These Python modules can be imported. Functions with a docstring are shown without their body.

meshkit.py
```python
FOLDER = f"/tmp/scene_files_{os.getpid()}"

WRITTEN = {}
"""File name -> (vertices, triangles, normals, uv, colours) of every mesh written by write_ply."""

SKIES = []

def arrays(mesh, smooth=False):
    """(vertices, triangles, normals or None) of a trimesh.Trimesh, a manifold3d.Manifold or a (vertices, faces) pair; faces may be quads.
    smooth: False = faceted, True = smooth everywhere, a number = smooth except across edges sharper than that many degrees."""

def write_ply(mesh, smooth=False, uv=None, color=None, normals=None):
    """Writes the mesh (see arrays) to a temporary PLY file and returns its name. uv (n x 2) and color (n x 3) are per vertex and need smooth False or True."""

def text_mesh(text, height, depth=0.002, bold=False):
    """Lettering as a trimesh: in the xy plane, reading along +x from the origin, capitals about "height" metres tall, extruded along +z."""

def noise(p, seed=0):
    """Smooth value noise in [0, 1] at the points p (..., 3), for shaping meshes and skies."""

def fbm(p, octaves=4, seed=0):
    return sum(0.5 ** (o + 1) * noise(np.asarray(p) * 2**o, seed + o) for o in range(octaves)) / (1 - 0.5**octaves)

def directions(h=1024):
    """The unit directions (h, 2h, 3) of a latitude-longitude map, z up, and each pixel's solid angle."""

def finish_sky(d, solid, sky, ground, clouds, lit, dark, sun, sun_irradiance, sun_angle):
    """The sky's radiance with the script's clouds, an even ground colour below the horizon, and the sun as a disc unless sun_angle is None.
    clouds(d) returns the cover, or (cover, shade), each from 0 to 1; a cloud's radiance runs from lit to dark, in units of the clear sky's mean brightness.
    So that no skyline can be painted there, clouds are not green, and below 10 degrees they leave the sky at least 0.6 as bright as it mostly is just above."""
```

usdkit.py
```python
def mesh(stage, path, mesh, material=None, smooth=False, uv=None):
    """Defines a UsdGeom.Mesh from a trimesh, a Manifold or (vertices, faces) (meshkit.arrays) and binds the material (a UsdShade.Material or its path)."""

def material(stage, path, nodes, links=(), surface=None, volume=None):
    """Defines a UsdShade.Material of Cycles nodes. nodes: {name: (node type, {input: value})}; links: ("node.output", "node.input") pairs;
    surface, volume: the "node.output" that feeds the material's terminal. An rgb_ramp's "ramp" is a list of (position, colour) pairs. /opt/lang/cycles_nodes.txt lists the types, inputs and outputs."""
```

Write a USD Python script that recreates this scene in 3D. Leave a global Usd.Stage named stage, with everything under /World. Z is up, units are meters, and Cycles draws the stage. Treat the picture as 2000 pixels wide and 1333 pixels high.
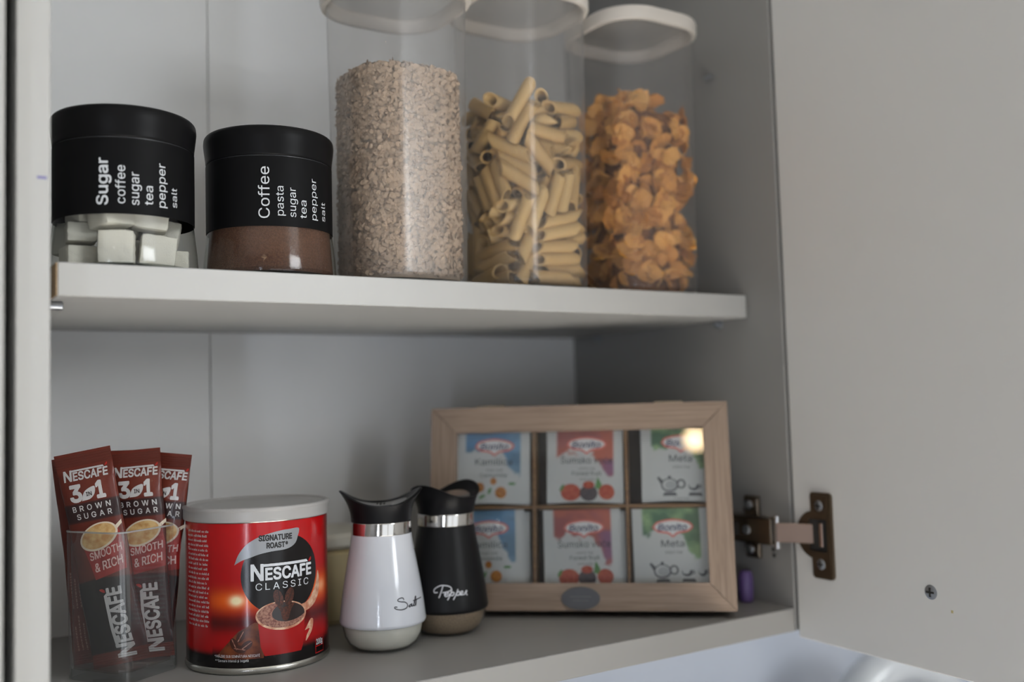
import math, random
import numpy as np, trimesh
import shapely
from shapely.geometry import Polygon, Point, LineString, box as sbox
from shapely import affinity
from pxr import Usd, UsdGeom, UsdLux, UsdShade, Sdf, Gf, Vt
import usdkit, meshkit

stage = Usd.Stage.CreateInMemory()
UsdGeom.SetStageUpAxis(stage, UsdGeom.Tokens.z)
UsdGeom.SetStageMetersPerUnit(stage, 1.0)
world = UsdGeom.Xform.Define(stage, '/World')
stage.SetDefaultPrim(world.GetPrim())
UsdGeom.Scope.Define(stage, '/World/Looks')
rng = np.random.default_rng(11)

# ------------------------------------------------------------------ camera, light, exposure
C = np.array([-.0795, -.5598, -.0624]); YAW, PITCH, ROLL = .5714, .0626, -.0279
_f = np.array([math.sin(YAW)*math.cos(PITCH), math.cos(YAW)*math.cos(PITCH), math.sin(PITCH)])
_r = np.array([math.cos(YAW), -math.sin(YAW), 0.]); _u = np.cross(_r, _f)
_r, _u = _r*math.cos(ROLL)+_u*math.sin(ROLL), -_r*math.sin(ROLL)+_u*math.cos(ROLL)
cam = UsdGeom.Camera.Define(stage, '/World/camera')
cam.AddTransformOp().Set(Gf.Matrix4d(*_r, 0, *_u, 0, *(-_f), 0, *C, 1))
cam.CreateFocalLengthAttr(35.0); cam.CreateHorizontalApertureAttr(36.0); cam.CreateVerticalApertureAttr(36.0*1333/2000)
cam.CreateFStopAttr(3.2); cam.CreateFocusDistanceAttr(.600); cam.CreateClippingRangeAttr((.02, 100.))
EXPOSURE = -1.7
cam.CreateExposureAttr(EXPOSURE)

FLOOR, CEIL, RX0, RX1, RY0, RY1 = -1.66, .95, -2.4, 2.0, -2.35, .2395
def rect_light(name, x0, x1, z0, z1, y, inten, col):
    l = UsdLux.RectLight.Define(stage, '/World/'+name)
    l.AddTranslateOp().Set(((x0+x1)/2, y, (z0+z1)/2)); l.AddRotateXOp().Set(90)
    l.CreateWidthAttr(x1-x0); l.CreateHeightAttr(z1-z0); l.CreateIntensityAttr(inten); l.CreateColorAttr(Gf.Vec3f(*col))
# daylight behind the photographer: the low lights of a glazed balcony door and a narrow window at its left
WINS = [(-.75, .15, -1.58, -.05), (.21, 1.11, -1.58, -.05), (-1.68, -1.50, -.95, .08), (.75, 1.7, .12, .82)]
rect_light('daylight', *WINS[0], RY0-.03, 4, (.9, .95, 1.))
rect_light('daylight_001', *WINS[1], RY0-.03, 4, (.9, .95, 1.))
rect_light('daylight_002', *WINS[2], RY0-.03, 95, (.80, .87, 1.))
rect_light('daylight_003', *WINS[3], RY0-.03, 46, (.93, .97, 1.))
# a low sun comes in through the balcony door and lights the floor in front of the cabinets
sun = UsdLux.DistantLight.Define(stage, '/World/sun')
sun.AddRotateXYZOp().Set((48, 0, -6)); sun.CreateIntensityAttr(38000.); sun.CreateAngleAttr(2.); sun.CreateColorAttr(Gf.Vec3f(1., .97, .92))

# ------------------------------------------------------------------ helpers
_used = {}
def numbered(parent, name):
    k = (parent, name); n = _used.get(k, 0); _used[k] = n+1
    return name if n == 0 else f'{name}_{n:03d}'
def lin(*c):
    c = np.array(c, float)/255.
    return tuple(np.where(c <= .04045, c/12.92, ((c+.055)/1.055)**2.4))
def setd(prim, **kw):
    for k, v in kw.items():
        if v: prim.SetCustomDataByKey(k, v)
def thing(name, label, cat, loc=(0, 0, 0), rotz=0, group=None, kind=None, matrix=None):
    p = '/World/'+numbered('/World', name)
    x = UsdGeom.Xform.Define(stage, p)
    if matrix is not None: x.AddTransformOp().Set(matrix)
    else:
        x.AddTranslateOp().Set(tuple(float(v) for v in loc))
        if rotz: x.AddRotateZOp().Set(float(rotz))
    setd(x.GetPrim(), label=label, category=cat, group=group, kind=kind)
    return p
def put(parent, name, mesh, material, smooth=30, label=None, colors=None):
    """one Mesh prim under parent; colors: per-vertex linear RGB in primvar print_color"""
    p = parent+'/'+numbered(parent, name)
    if colors is not None: smooth = True
    m = usdkit.mesh(stage, p, mesh, material, smooth=smooth)
    if colors is not None:
        UsdGeom.PrimvarsAPI(m).CreatePrimvar('print_color', Sdf.ValueTypeNames.Color3fArray, 'vertex').Set(Vt.Vec3fArray.FromNumpy(np.asarray(colors, np.float32)))
    if label: m.GetPrim().SetCustomDataByKey('label', label)
    return p
def solo(name, mesh, material, label, cat, smooth=30, group=None, kind=None):
    p = put('/World', name, mesh, material, smooth)
    setd(stage.GetPrimAtPath(p), label=label, category=cat, group=group, kind=kind)
    return p
def struct(name, mesh, material, smooth=False, label=None):
    p = put('/World', name, mesh, material, smooth); setd(stage.GetPrimAtPath(p), kind='structure', label=label); return p
def cat_(*ms):
    vs, fs, n = [], [], 0
    for m in ms:
        v, f = (m.vertices, m.faces) if hasattr(m, 'vertices') else m
        v = np.asarray(v, float); f = np.asarray(f, int)
        if f.shape[1] == 4: f = np.vstack([f[:, [0, 1, 2]], f[:, [0, 2, 3]]])
        vs.append(v); fs.append(f+n); n += len(v)
    return np.vstack(vs), np.vstack(fs)
def bx(x0, x1, y0, y1, z0, z1, b=.0004):
    """box with chamfered edges"""
    c = np.array([(x0+x1)/2, (y0+y1)/2, (z0+z1)/2]); h = np.array([abs(x1-x0), abs(y1-y0), abs(z1-z0)])/2
    if b <= 0:
        m = trimesh.creation.box(h*2); return np.array(m.vertices)+c, np.array(m.faces)
    b = min(b, h.min()*.45); pts = []
    for s in np.ndindex(2, 2, 2):
        s = np.array(s)*2-1
        for k in range(3):
            o = h-b; o = o.copy(); o[k] = h[k]; pts.append(s*o)
    m = trimesh.convex.convex_hull(np.array(pts)); return np.array(m.vertices)+c, np.array(m.faces)
def xf(m, R=None, t=(0, 0, 0)):
    v, f = m if isinstance(m, tuple) else (m.vertices, m.faces)
    v = np.asarray(v, float)
    if R is not None: v = v@np.asarray(R).T
    return v+np.asarray(t, float), np.asarray(f)
def rot(axis, deg):
    return trimesh.transformations.rotation_matrix(math.radians(deg), axis)[:3, :3]
def grid_mesh(P, closed_u=False, flip=False):
    """P (nu, nv, 3) -> mesh"""
    nu, nv = P.shape[:2]; I = np.arange(nu*nv).reshape(nu, nv)
    if closed_u: I = np.vstack([I, I[:1]])
    a, b, c, d = I[:-1, :-1].ravel(), I[1:, :-1].ravel(), I[1:, 1:].ravel(), I[:-1, 1:].ravel()
    f = np.vstack([np.c_[a, b, c], np.c_[a, c, d]])
    if flip: f = f[:, ::-1]
    return P.reshape(-1, 3), f
def lathe(prof, n=72, rfun=None):
    prof = np.asarray(prof, float); a = np.linspace(0, 2*np.pi, n, endpoint=False)
    P = np.zeros((n, len(prof), 3))
    P[..., 0] = np.cos(a)[:, None]*prof[:, 0]; P[..., 1] = np.sin(a)[:, None]*prof[:, 0]; P[..., 2] = prof[:, 1]
    return grid_mesh(P, closed_u=True)
def rcorner(pts, r=.0008, k=3):
    """round the corners of an open profile"""
    pts = [np.array(p, float) for p in pts]; out = [pts[0]]
    for a, b, c in zip(pts, pts[1:], pts[2:]):
        u, v = a-b, c-b; lu, lv = np.linalg.norm(u), np.linalg.norm(v); d = min(r, lu*.45, lv*.45)
        p, q = b+u/lu*d, b+v/lv*d
        for t in np.linspace(0, 1, k): out.append((1-t)**2*p+2*t*(1-t)*b+t*t*q)
    out.append(pts[-1]); return np.array(out)
def cyl(p0, p1, r, n=16, b=None):
    p0, p1 = np.asarray(p0, float), np.asarray(p1, float); L = np.linalg.norm(p1-p0); b = min(r, L)*.18 if b is None else b
    m = lathe([(0, 0), (r-b, 0), (r, b), (r, L-b), (r-b, L), (0, L)], n)
    T = trimesh.geometry.align_vectors([0, 0, 1], (p1-p0)/L)[:3, :3]
    return xf(m, T, p0)
def tube(pts, r, n=12):
    p = np.asarray(pts, float); t = np.gradient(p, axis=0); t /= np.linalg.norm(t, axis=1, keepdims=True)
    ref = np.array([0, 0, 1.]) if abs(t[:, 2]).max() < .9 else np.array([.3, 1., .1]); R = np.broadcast_to(r, (len(p),))
    a = np.cross(t, ref); a /= np.linalg.norm(a, axis=1, keepdims=True); b = np.cross(t, a)
    th = np.arange(n)*2*np.pi/n
    P = p[None]+R[None, :, None]*(np.cos(th)[:, None, None]*a[None]+np.sin(th)[:, None, None]*b[None])
    v, f = grid_mesh(P, closed_u=True); f = f[:, ::-1]
    k = len(v); v = np.vstack([v, p[:1], p[-1:]]); m = len(p)
    for j in range(n):
        j2 = (j+1) % n
        f = np.vstack([f, [[k, j*m, j2*m], [k+1, j2*m+m-1, j*m+m-1]]])
    return v, f
def tri(poly, maxe=None):
    """2-D triangles of a shapely shape"""
    V, F, n = [], [], 0
    for g in getattr(poly, 'geoms', [poly]):
        if g.is_empty or g.area <= 0 or g.geom_type != 'Polygon': continue
        v, f = trimesh.creation.triangulate_polygon(g, engine='earcut')
        v, f = np.asarray(v, float), np.asarray(f)
        a = v[f]; s = np.cross(a[:, 1]-a[:, 0], a[:, 2]-a[:, 0]) if False else (a[:, 1, 0]-a[:, 0, 0])*(a[:, 2, 1]-a[:, 0, 1])-(a[:, 1, 1]-a[:, 0, 1])*(a[:, 2, 0]-a[:, 0, 0])
        f = np.where((s < 0)[:, None], f[:, ::-1], f)
        V.append(v); F.append(f+n); n += len(v)
    v, f = np.vstack(V), np.vstack(F)
    if maxe: v, f = subdiv(v, f, maxe)
    return v, f
def subdiv(v, f, maxe):
    v3 = np.c_[v, np.zeros(len(v))]; v3, f = trimesh.remesh.subdivide_to_size(v3, f, maxe, max_iter=12); return v3[:, :2], f
_glyph = {}
def text(s, bold=False, track=0.):
    """flat lettering, capitals 1 high, starting at x=0"""
    key = (s, bold, track)
    if key not in _glyph:
        if track and len(s) > 1:
            parts, x = [], 0.
            for ch in s:
                if ch == ' ': x += .35+track; continue
                v, f = text(ch, bold); w = v[:, 0].max()-v[:, 0].min()
                parts.append((v-[v[:, 0].min(), 0]+[x, 0], f)); x += w+track
            V = np.vstack([p[0] for p in parts]); o = np.cumsum([0]+[len(p[0]) for p in parts])
            F = np.vstack([p[1]+k for p, k in zip(parts, o)])
        else:
            m = meshkit.text_mesh(s, 1.0, .1, bold); v, f = np.array(m.vertices), np.array(m.faces)
            f = f[(v[f][:, :, 2] > .05).all(1)]; u, inv = np.unique(f, return_inverse=True)
            V, F = v[u][:, :2], inv.reshape(-1, 3)
        _glyph[key] = (V, F)
    return _glyph[key]
def fit(s, x0, x1, y0, cap, bold=False, track=0., rise=0., rotdeg=0):
    """text from x0 to x1 on baseline y0, capitals cap high; rise tilts the line"""
    V, F = text(s, bold, track); V = V.copy()
    V[:, 0] = (V[:, 0]-V[:, 0].min())/(np.ptp(V[:, 0]))*(x1-x0); V[:, 1] *= cap
    if rise: V[:, 1] += V[:, 0]*rise
    return V+[x0, y0], F
def fat(VF, w):
    """heavier lettering: the outline grown by w"""
    V, F = VF; sh = shapely.union_all([Polygon(t).buffer(1e-6*np.ptp(V[:, 0])) for t in V[F] if abs(np.cross(np.append(t[1]-t[0], 0), np.append(t[2]-t[0], 0))[2]) > 1e-14])
    return tri(sh.buffer(w).simplify(w*.08))
def up90(VF, s0, t0):
    """turn a line laid out from (0,0) so that it reads upwards, baseline at s0, starting at t0"""
    V, F = VF; return np.c_[s0-V[:, 1], t0+V[:, 0]], F
def wrap(VF, M, eps, maxe=.002):
    V, F = VF; V, F = subdiv(np.asarray(V, float), F, maxe); return M(V[:, 0], V[:, 1], eps), F
def ell(cx, cy, rx, ry, rotd=0, n=48):
    p = affinity.scale(Point(0, 0).buffer(1, n//4), rx, ry); return affinity.translate(affinity.rotate(p, rotd, origin=(0, 0)), cx, cy)
def spline(pts, k=8):
    """Catmull-Rom through the points"""
    p = np.asarray(pts, float); p = np.vstack([2*p[0]-p[1], p, 2*p[-1]-p[-2]]); out = []
    for i in range(1, len(p)-2):
        for t in np.linspace(0, 1, k, endpoint=False):
            a, b, c, d = p[i-1:i+3]
            out.append(.5*((2*b)+(c-a)*t+(2*a-5*b+4*c-d)*t*t+(3*b-a-3*c+d)*t**3))
    return np.array(out+[p[-2]])
def around(cx, cy, rfun, z0, r0):
    """map (arc length s from the side that faces the camera, height t) onto a turned body; s, t in metres"""
    ref = math.atan2(C[1]-cy, C[0]-cx)
    def M(s, t, e=0.):
        a = ref+np.asarray(s)/r0; r = rfun(np.asarray(t))+e
        return np.stack([r*np.cos(a), r*np.sin(a), np.asarray(t)+z0+0*a], -1)
    return M

# ------------------------------------------------------------------ materials
def mat(name, color, rough=.5, bump=None, vary=None, **kw):
    """principled; bump=(scale, strength, distance), vary=(scale, colour2, detail) mixes a second colour by noise"""
    nodes = {'p': ('principled_bsdf', dict(base_color=color, roughness=rough, **kw))}; links = []
    if bump or vary: nodes['tc'] = ('texture_coordinate', {})
    if vary:
        nodes['n'] = ('noise_texture', dict(scale=vary[0], detail=vary[2] if len(vary) > 2 else 3.))
        nodes['rr'] = ('rgb_ramp', {'ramp': [(.35, color), (.65, vary[1])]})
        links += [('tc.object', 'n.vector'), ('n.fac', 'rr.fac'), ('rr.color', 'p.base_color')]
    if bump:
        nodes['nb'] = ('noise_texture', dict(scale=bump[0], detail=3.)); nodes['b'] = ('bump', dict(strength=bump[1], distance=bump[2]))
        links += [('tc.object', 'nb.vector'), ('nb.fac', 'b.height'), ('b.normal', 'p.normal')]
    return usdkit.material(stage, '/World/Looks/'+name, nodes, links, surface='p.BSDF')
def pane(name, tint=(1, 1, 1), rough=.03, base=.04, haze=0., hazecol=(.8, .8, .8), edge=None):
    """thin clear wall: transparent with a view-dependent reflection, a little milky haze"""
    nodes = {'lw': ('layer_weight', dict(blend=.5)), 'pw': ('math', dict(math_type='power', value2=5.)),
             'ma': ('math', dict(math_type='multiply_add', value2=.9-base, value3=base)),
             't': ('transparent_bsdf', dict(color=tint)), 'g': ('glossy_bsdf', dict(color=(1, 1, 1), roughness=rough)), 'm': ('mix_closure', {})}
    links = [('lw.facing', 'pw.value1'), ('pw.value', 'ma.value1'), ('ma.value', 'm.fac'), ('t.BSDF', 'm.closure1'), ('g.BSDF', 'm.closure2')]
    if edge:
        nodes['pe'] = ('math', dict(math_type='power', value2=4.)); nodes['mx'] = ('mix_color', dict(a=tint, b=edge))
        links += [('lw.facing', 'pe.value1'), ('pe.value', 'mx.fac'), ('mx.result', 't.color')]
    out = 'm.closure'
    if haze:
        nodes['d'] = ('diffuse_bsdf', dict(color=hazecol)); nodes['m2'] = ('mix_closure', dict(fac=haze))
        links += [('m.closure', 'm2.closure1'), ('d.BSDF', 'm2.closure2')]; out = 'm2.closure'
    return usdkit.material(stage, '/World/Looks/'+name, nodes, links, surface=out)
def printed(name, rough=.35, coat=0., bump=None, spec=.5):
    nodes = {'a': ('attribute', {'attribute': 'print_color'}), 'p': ('principled_bsdf', dict(roughness=rough, coat_weight=coat, specular_ior_level=spec))}; links = [('a.color', 'p.base_color')]
    if bump:
        nodes['tc'] = ('texture_coordinate', {}); nodes['nb'] = ('noise_texture', dict(scale=bump[0], detail=3.)); nodes['b'] = ('bump', dict(strength=bump[1], distance=bump[2]))
        links += [('tc.object', 'nb.vector'), ('nb.fac', 'b.height'), ('b.normal', 'p.normal')]
    return usdkit.material(stage, '/World/Looks/'+name, nodes, links, surface='p.BSDF')
def wood(name, c1, c2, axis):
    """brushed wood grain along the object's axis ('x' or 'y')"""
    sc = (18, 420, 200) if axis == 'x' else (420, 18, 200)
    nodes = {'tc': ('texture_coordinate', {}), 'mp': ('mapping', dict(scale=sc)), 'n': ('noise_texture', dict(scale=1., detail=5., roughness=.6, distortion=.6)),
             'rr': ('rgb_ramp', {'ramp': [(.3, c1), (.7, c2)]}), 'b': ('bump', dict(strength=.35, distance=.0006)), 'p': ('principled_bsdf', dict(roughness=.6))}
    return usdkit.material(stage, '/World/Looks/'+name, nodes, [('tc.object', 'mp.vector'), ('mp.vector', 'n.vector'), ('n.fac', 'rr.fac'), ('rr.color', 'p.base_color'),
                           ('n.fac', 'b.height'), ('b.normal', 'p.normal')], surface='p.BSDF')
def by_island(name, ramp, rough=.6, node='random_per_island', **kw):
    nodes = {'g': ('geometry', {}) if node == 'random_per_island' else ('object_info', {}), 'rr': ('rgb_ramp', {'ramp': ramp}), 'p': ('principled_bsdf', dict(roughness=rough, **kw))}
    return usdkit.material(stage, '/World/Looks/'+name, nodes, [('g.'+node, 'rr.fac'), ('rr.color', 'p.base_color')], surface='p.BSDF')

M_BACK = mat('white_back_board', (.79, .79, .785), .5)
M_CAB = mat('white_melamine', (.43, .43, .42), .42, bump=(900, .05, .0003))
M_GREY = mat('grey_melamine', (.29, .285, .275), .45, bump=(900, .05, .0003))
M_DOOR = mat('door_melamine', (.84, .83, .80), .4, bump=(900, .05, .0003))
M_RAW = mat('raw_chipboard', (.46, .33, .2), .85, vary=(900, (.3, .2, .11)))
M_WALL = mat('wall_paint', (.3, .3, .31), .7)
M_TILE = mat('backsplash_tile', (.42, .45, .51), .25)
M_CEIL = mat('ceiling_paint', (.8, .8, .78), .8)
M_FLOOR = mat('floor_tiles', (.55, .53, .5), .5, vary=(6, (.48, .46, .43)))
M_FRAME = mat('window_frame_paint', (.75, .75, .74), .4)
M_STEEL = mat('brushed_steel', (.62, .61, .6), .22, metallic=1.)
M_CHROME = mat('chrome', (.8, .81, .83), .1, metallic=1.)
M_ZINC = mat('zinc_screw', (.42, .44, .47), .38, metallic=1.)
M_BRONZE = mat('bronzed_steel', (.19, .15, .11), .36, metallic=1.)
M_COPPER = mat('worn_copper', (.56, .42, .35), .34, metallic=1., bump=(700, .2, .0002))
M_DARK = mat('dark_gap', (.03, .028, .025), .8)
M_BLACKMATTE = mat('black_matte_plastic', (.0055, .0055, .006), .5, specular_ior_level=.08)
M_BLACKLID = mat('black_lid_plastic', (.006, .006, .0065), .38, bump=(1500, .04, .0002), specular_ior_level=.1)
M_SILVERINK = mat('silver_ink', (.5, .52, .56), .45)
M_GLASS = pane('clear_glass', (.97, .98, .97), .14, edge=(.55, .6, .55))
M_ACRYLIC = pane('clear_acrylic', (.965, .97, .97), .06, base=.06, haze=.025, hazecol=(.7, .72, .72), edge=(.62, .65, .65))
M_ACEDGE = pane('acrylic_edge', (.8, .82, .82), .08, base=.12, haze=.35, hazecol=(.75, .78, .78))
M_BOXGLASS = pane('pane_glass', (.96, .97, .97), .0, base=.05)
M_PLASTIC = pane('clear_plastic', (.925, .92, .915), .26, base=.05, haze=.085, hazecol=(.62, .62, .62))

# ------------------------------------------------------------------ room shell
T, W, D, S, ZB, XR, TB, XL = .018, .5021, .234, .0337, -.2214, .5042, .0172, -.0073
TOP = .40
struct('floor', bx(RX0, RX1, RY0, RY1, FLOOR-.05, FLOOR, 0), M_FLOOR)
struct('ceiling', bx(RX0, RX1, RY0, RY1, CEIL, CEIL+.05, 0), M_CEIL)
struct('wall_left', bx(RX0-.1, RX0, RY0, RY1, FLOOR, CEIL, 0), M_WALL)
struct('wall_right', bx(RX1, RX1+.1, RY0, RY1, FLOOR, CEIL, 0), M_WALL)
struct('wall_back', bx(RX0, RX1, RY1, RY1+.1, FLOOR, CEIL, 0), M_TILE)
hole = sbox(RX0, FLOOR, RX1, CEIL)
for q in WINS: hole = hole.difference(sbox(q[0], q[2], q[1], q[3]))
wm = trimesh.creation.extrude_polygon(hole, .1, engine='earcut'); wv = np.array(wm.vertices)
struct('wall_front', (np.stack([wv[:, 0], RY0-wv[:, 2], wv[:, 1]], 1), np.array(wm.faces)), M_WALL)
for i, q in enumerate(WINS):
    win = f'/World/window_{i+1}'; UsdGeom.Xform.Define(stage, win); setd(stage.GetPrimAtPath(win), kind='structure')
    fr = sbox(q[0], q[2], q[1], q[3]); m = trimesh.creation.extrude_polygon(fr.difference(fr.buffer(-.022, join_style=2)), .035, engine='earcut'); v = np.array(m.vertices)
    put(win, 'window_frame', (np.stack([v[:, 0], RY0+.015-v[:, 2], v[:, 1]], 1), np.array(m.faces)), M_FRAME)

# ------------------------------------------------------------------ wall cabinet, shelf, door, hinge
cab = thing('kitchen_cabinet', 'white wall cabinet standing open, holding two levels of food jars and boxes', 'cabinet')
put(cab, 'side_panel', bx(-.0228, XL, -S, D+.004, ZB-TB, TOP+.016, .0006), M_CAB)
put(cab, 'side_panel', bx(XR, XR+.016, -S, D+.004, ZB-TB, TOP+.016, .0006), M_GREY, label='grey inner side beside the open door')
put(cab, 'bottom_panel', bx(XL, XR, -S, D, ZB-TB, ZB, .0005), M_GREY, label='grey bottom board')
put(cab, 'top_panel', bx(XL, XR, -S, D, TOP, TOP+.016, .0005), M_CAB)
put(cab, 'back_panel', bx(XL, .1453, D, D+.004, ZB-TB, TOP, .0006), M_BACK)
put(cab, 'back_panel', bx(.1459, XR, D, D+.004, ZB-TB, TOP, .0006), M_BACK)
put(cab, 'back_joint_strip', bx(.141, .150, D+.004, D+.0048, ZB-TB, TOP, 0), M_GREY, label='grey joint behind the two back boards')
def shelf_pin(wall, y, z):
    s = 1 if wall == XL else -1
    L = .0146 if s > 0 else .006
    put(cab, 'shelf_pin', cat_(cyl((wall, y, z), (wall+s*L, y, z), .0024, 14), cyl((wall, y, z), (wall+s*.0016, y, z), .0042, 14)), M_ZINC, label='small metal shelf pin')
shelf_pin(XL, .0275, -.0026); shelf_pin(XL, .194, -.0026); shelf_pin(XR, .033, -.0026); shelf_pin(XR, .194, -.0026)
for y, z in ((.0319, .2032),):       # the peg left in a spare hole higher up
    put(cab, 'spare_pin', cat_(cyl((XR, y-.0021, z), (XR-.004, y-.0021, z), .0019, 12), cyl((XR, y+.0024, z), (XR-.004, y+.0024, z), .0019, 12)), M_ZINC, label='pair of small metal pegs in a spare hole')
for y, z in ((-.0150, -.1800), (-.0156, -.1846)):
    put(cab, 'screw_hole', cyl((XR+.0001, y, z), (XR-.0003, y, z), .0016, 12), M_DARK, label='small dark hole')
put(cab, 'pen_mark', bx(-.0134, -.0090, -S-.0001, -S+.0003, .0534, .0547, 0), mat('blue_pen', (.16, .15, .36), .7), label='short blue pen dash on the front edge')
put(cab, 'scuff_mark', bx(-.0164, -.0130, -S-.0001, -S+.0003, -.0252, -.0243, 0), mat('grey_scuff', (.45, .45, .45), .7), label='short grey scuff on the front edge')

shelf = thing('cabinet_shelf', 'pale grey-white board shelf across the open cabinet, carrying jars and tall containers', 'shelf')
put(shelf, 'shelf_board', bx(.0006, W, 0, D-.002, 0, T, .0006), M_CAB)
put(shelf, 'cut_end', bx(0, .0006, .0004, D-.0024, .0004, T-.0004, 0), M_RAW, label='raw tan chipboard end of the shelf')

nb = thing('adjacent_cabinet', 'white neighbouring cabinet edge beyond a dark gap at the far left', 'cabinet')
put(nb, 'side_panel', bx(-.0460, -.0300, -S, D, ZB-TB, TOP+.016, .0006), M_CAB)
put(nb, 'cabinet_front', bx(-.36, -.0295, -S-.021, -S-.003, ZB-TB, TOP+.016, .001), M_CAB)
put(nb, 'far_panel', bx(-.36, -.344, -S, D, ZB-TB, TOP+.016, .0006), M_CAB)

DA = math.radians(4.0)
dd = np.array([-math.sin(DA), -math.cos(DA), 0]); dn = np.array([-math.cos(DA), math.sin(DA), 0]); D0 = np.array([.5045, -.0362, 0])
Rd = np.stack([dd, dn, [0, 0, 1]], 1)      # columns: along the door, out of its inner face, up
if np.linalg.det(Rd) < 0: pass
def door_xf(m):
    v, f = m; v = v@Rd.T+D0
    return v, (f[:, ::-1] if np.linalg.det(Rd) < 0 else f)
door = put(cab, 'door', door_xf(bx(0, .49, -.018, 0, ZB-TB-.0040, TOP+.014, .0009)), M_DOOR, label='wide pale door swung open')
def screw_head(x, z, r, n0=0.0):
    dome = lathe([(0, .0011), (r*.45, .0010), (r*.8, .0006), (r, 0)], 20)
    a = np.array([[0, 1, 0], [0, 0, 1], [1, 0, 0]], float).T
    v = np.stack([dome[0][:, 0]+x, dome[0][:, 2]+n0, dome[0][:, 1]+z], 1)
    return door_xf((v, dome[1][:, ::-1]))
def screw_cross(x, z, r, n0):
    m = cat_(bx(x-r*.62, x+r*.62, n0+.0006, n0+.00125, z-r*.14, z+r*.14, 0), bx(x-r*.14, x+r*.14, n0+.0006, n0+.00125, z-r*.62, z+r*.62, 0))
    return door_xf(m)
k = put(door, 'screw', screw_head(.1195, -.1915, .0048), M_ZINC, label='cross-head screw in the door')
put(door, 'screw_recess', screw_cross(.1195, -.1915, .0048, 0), M_DARK)
put(door, 'stain_speck', door_xf(bx(.134, .1356, 0, .0001, -.2023, -.2005, 0)), mat('yellow_speck', (.55, .48, .25), .7), label='tiny yellowish speck')

hin = cab+'/hinge'; UsdGeom.Xform.Define(stage, hin); stage.GetPrimAtPath(hin).SetCustomDataByKey('label', 'bronze-coloured concealed hinge')
hz = -.1645
# on the cabinet side (inner face x = XR)
pl = put(hin, 'mounting_plate', cat_(bx(XR-.0035, XR, -.004, .011, hz-.0235, hz+.0245, .001), bx(XR-.006, XR-.003, -.006, -.0035, hz-.0225, hz-.009, .0006), bx(XR-.006, XR-.003, -.006, -.0035, hz+.0095, hz+.0235, .0006)), M_BRONZE)
for dz in (-.0165, .0175):
    put(hin, 'screw', cyl((XR-.0034, .0045, hz+dz), (XR-.0062, .0045, hz+dz), .0038, 16), M_ZINC, label='zinc screw')
am = put(hin, 'hinge_arm', cat_(bx(XR-.0155, XR-.0137, -.0275, .05, hz-.0098, hz+.0098, .0006), bx(XR-.0155, XR-.0035, -.024, .05, hz-.0098, hz-.0084, .0005), bx(XR-.0155, XR-.0035, -.024, .05, hz+.0084, hz+.0098, .0005)), M_BRONZE)
put(hin, 'adjusting_screw', cyl((XR-.0154, -.0035, hz), (XR-.0172, -.0035, hz), .0036, 16), M_ZINC, label='pale adjusting screw')
put(hin, 'slot', bx(XR-.0158, XR-.0153, .0055, .0125, hz-.005, hz+.005, 0), M_DARK, label='dark slot in the hinge arm')
put(hin, 'pivot_pin', cat_(cyl((XR-.0118, -.0305, hz-.0125), (XR-.0118, -.0305, hz+.0125), .0022, 14)), M_STEEL, label='bright pivot pin')
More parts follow.
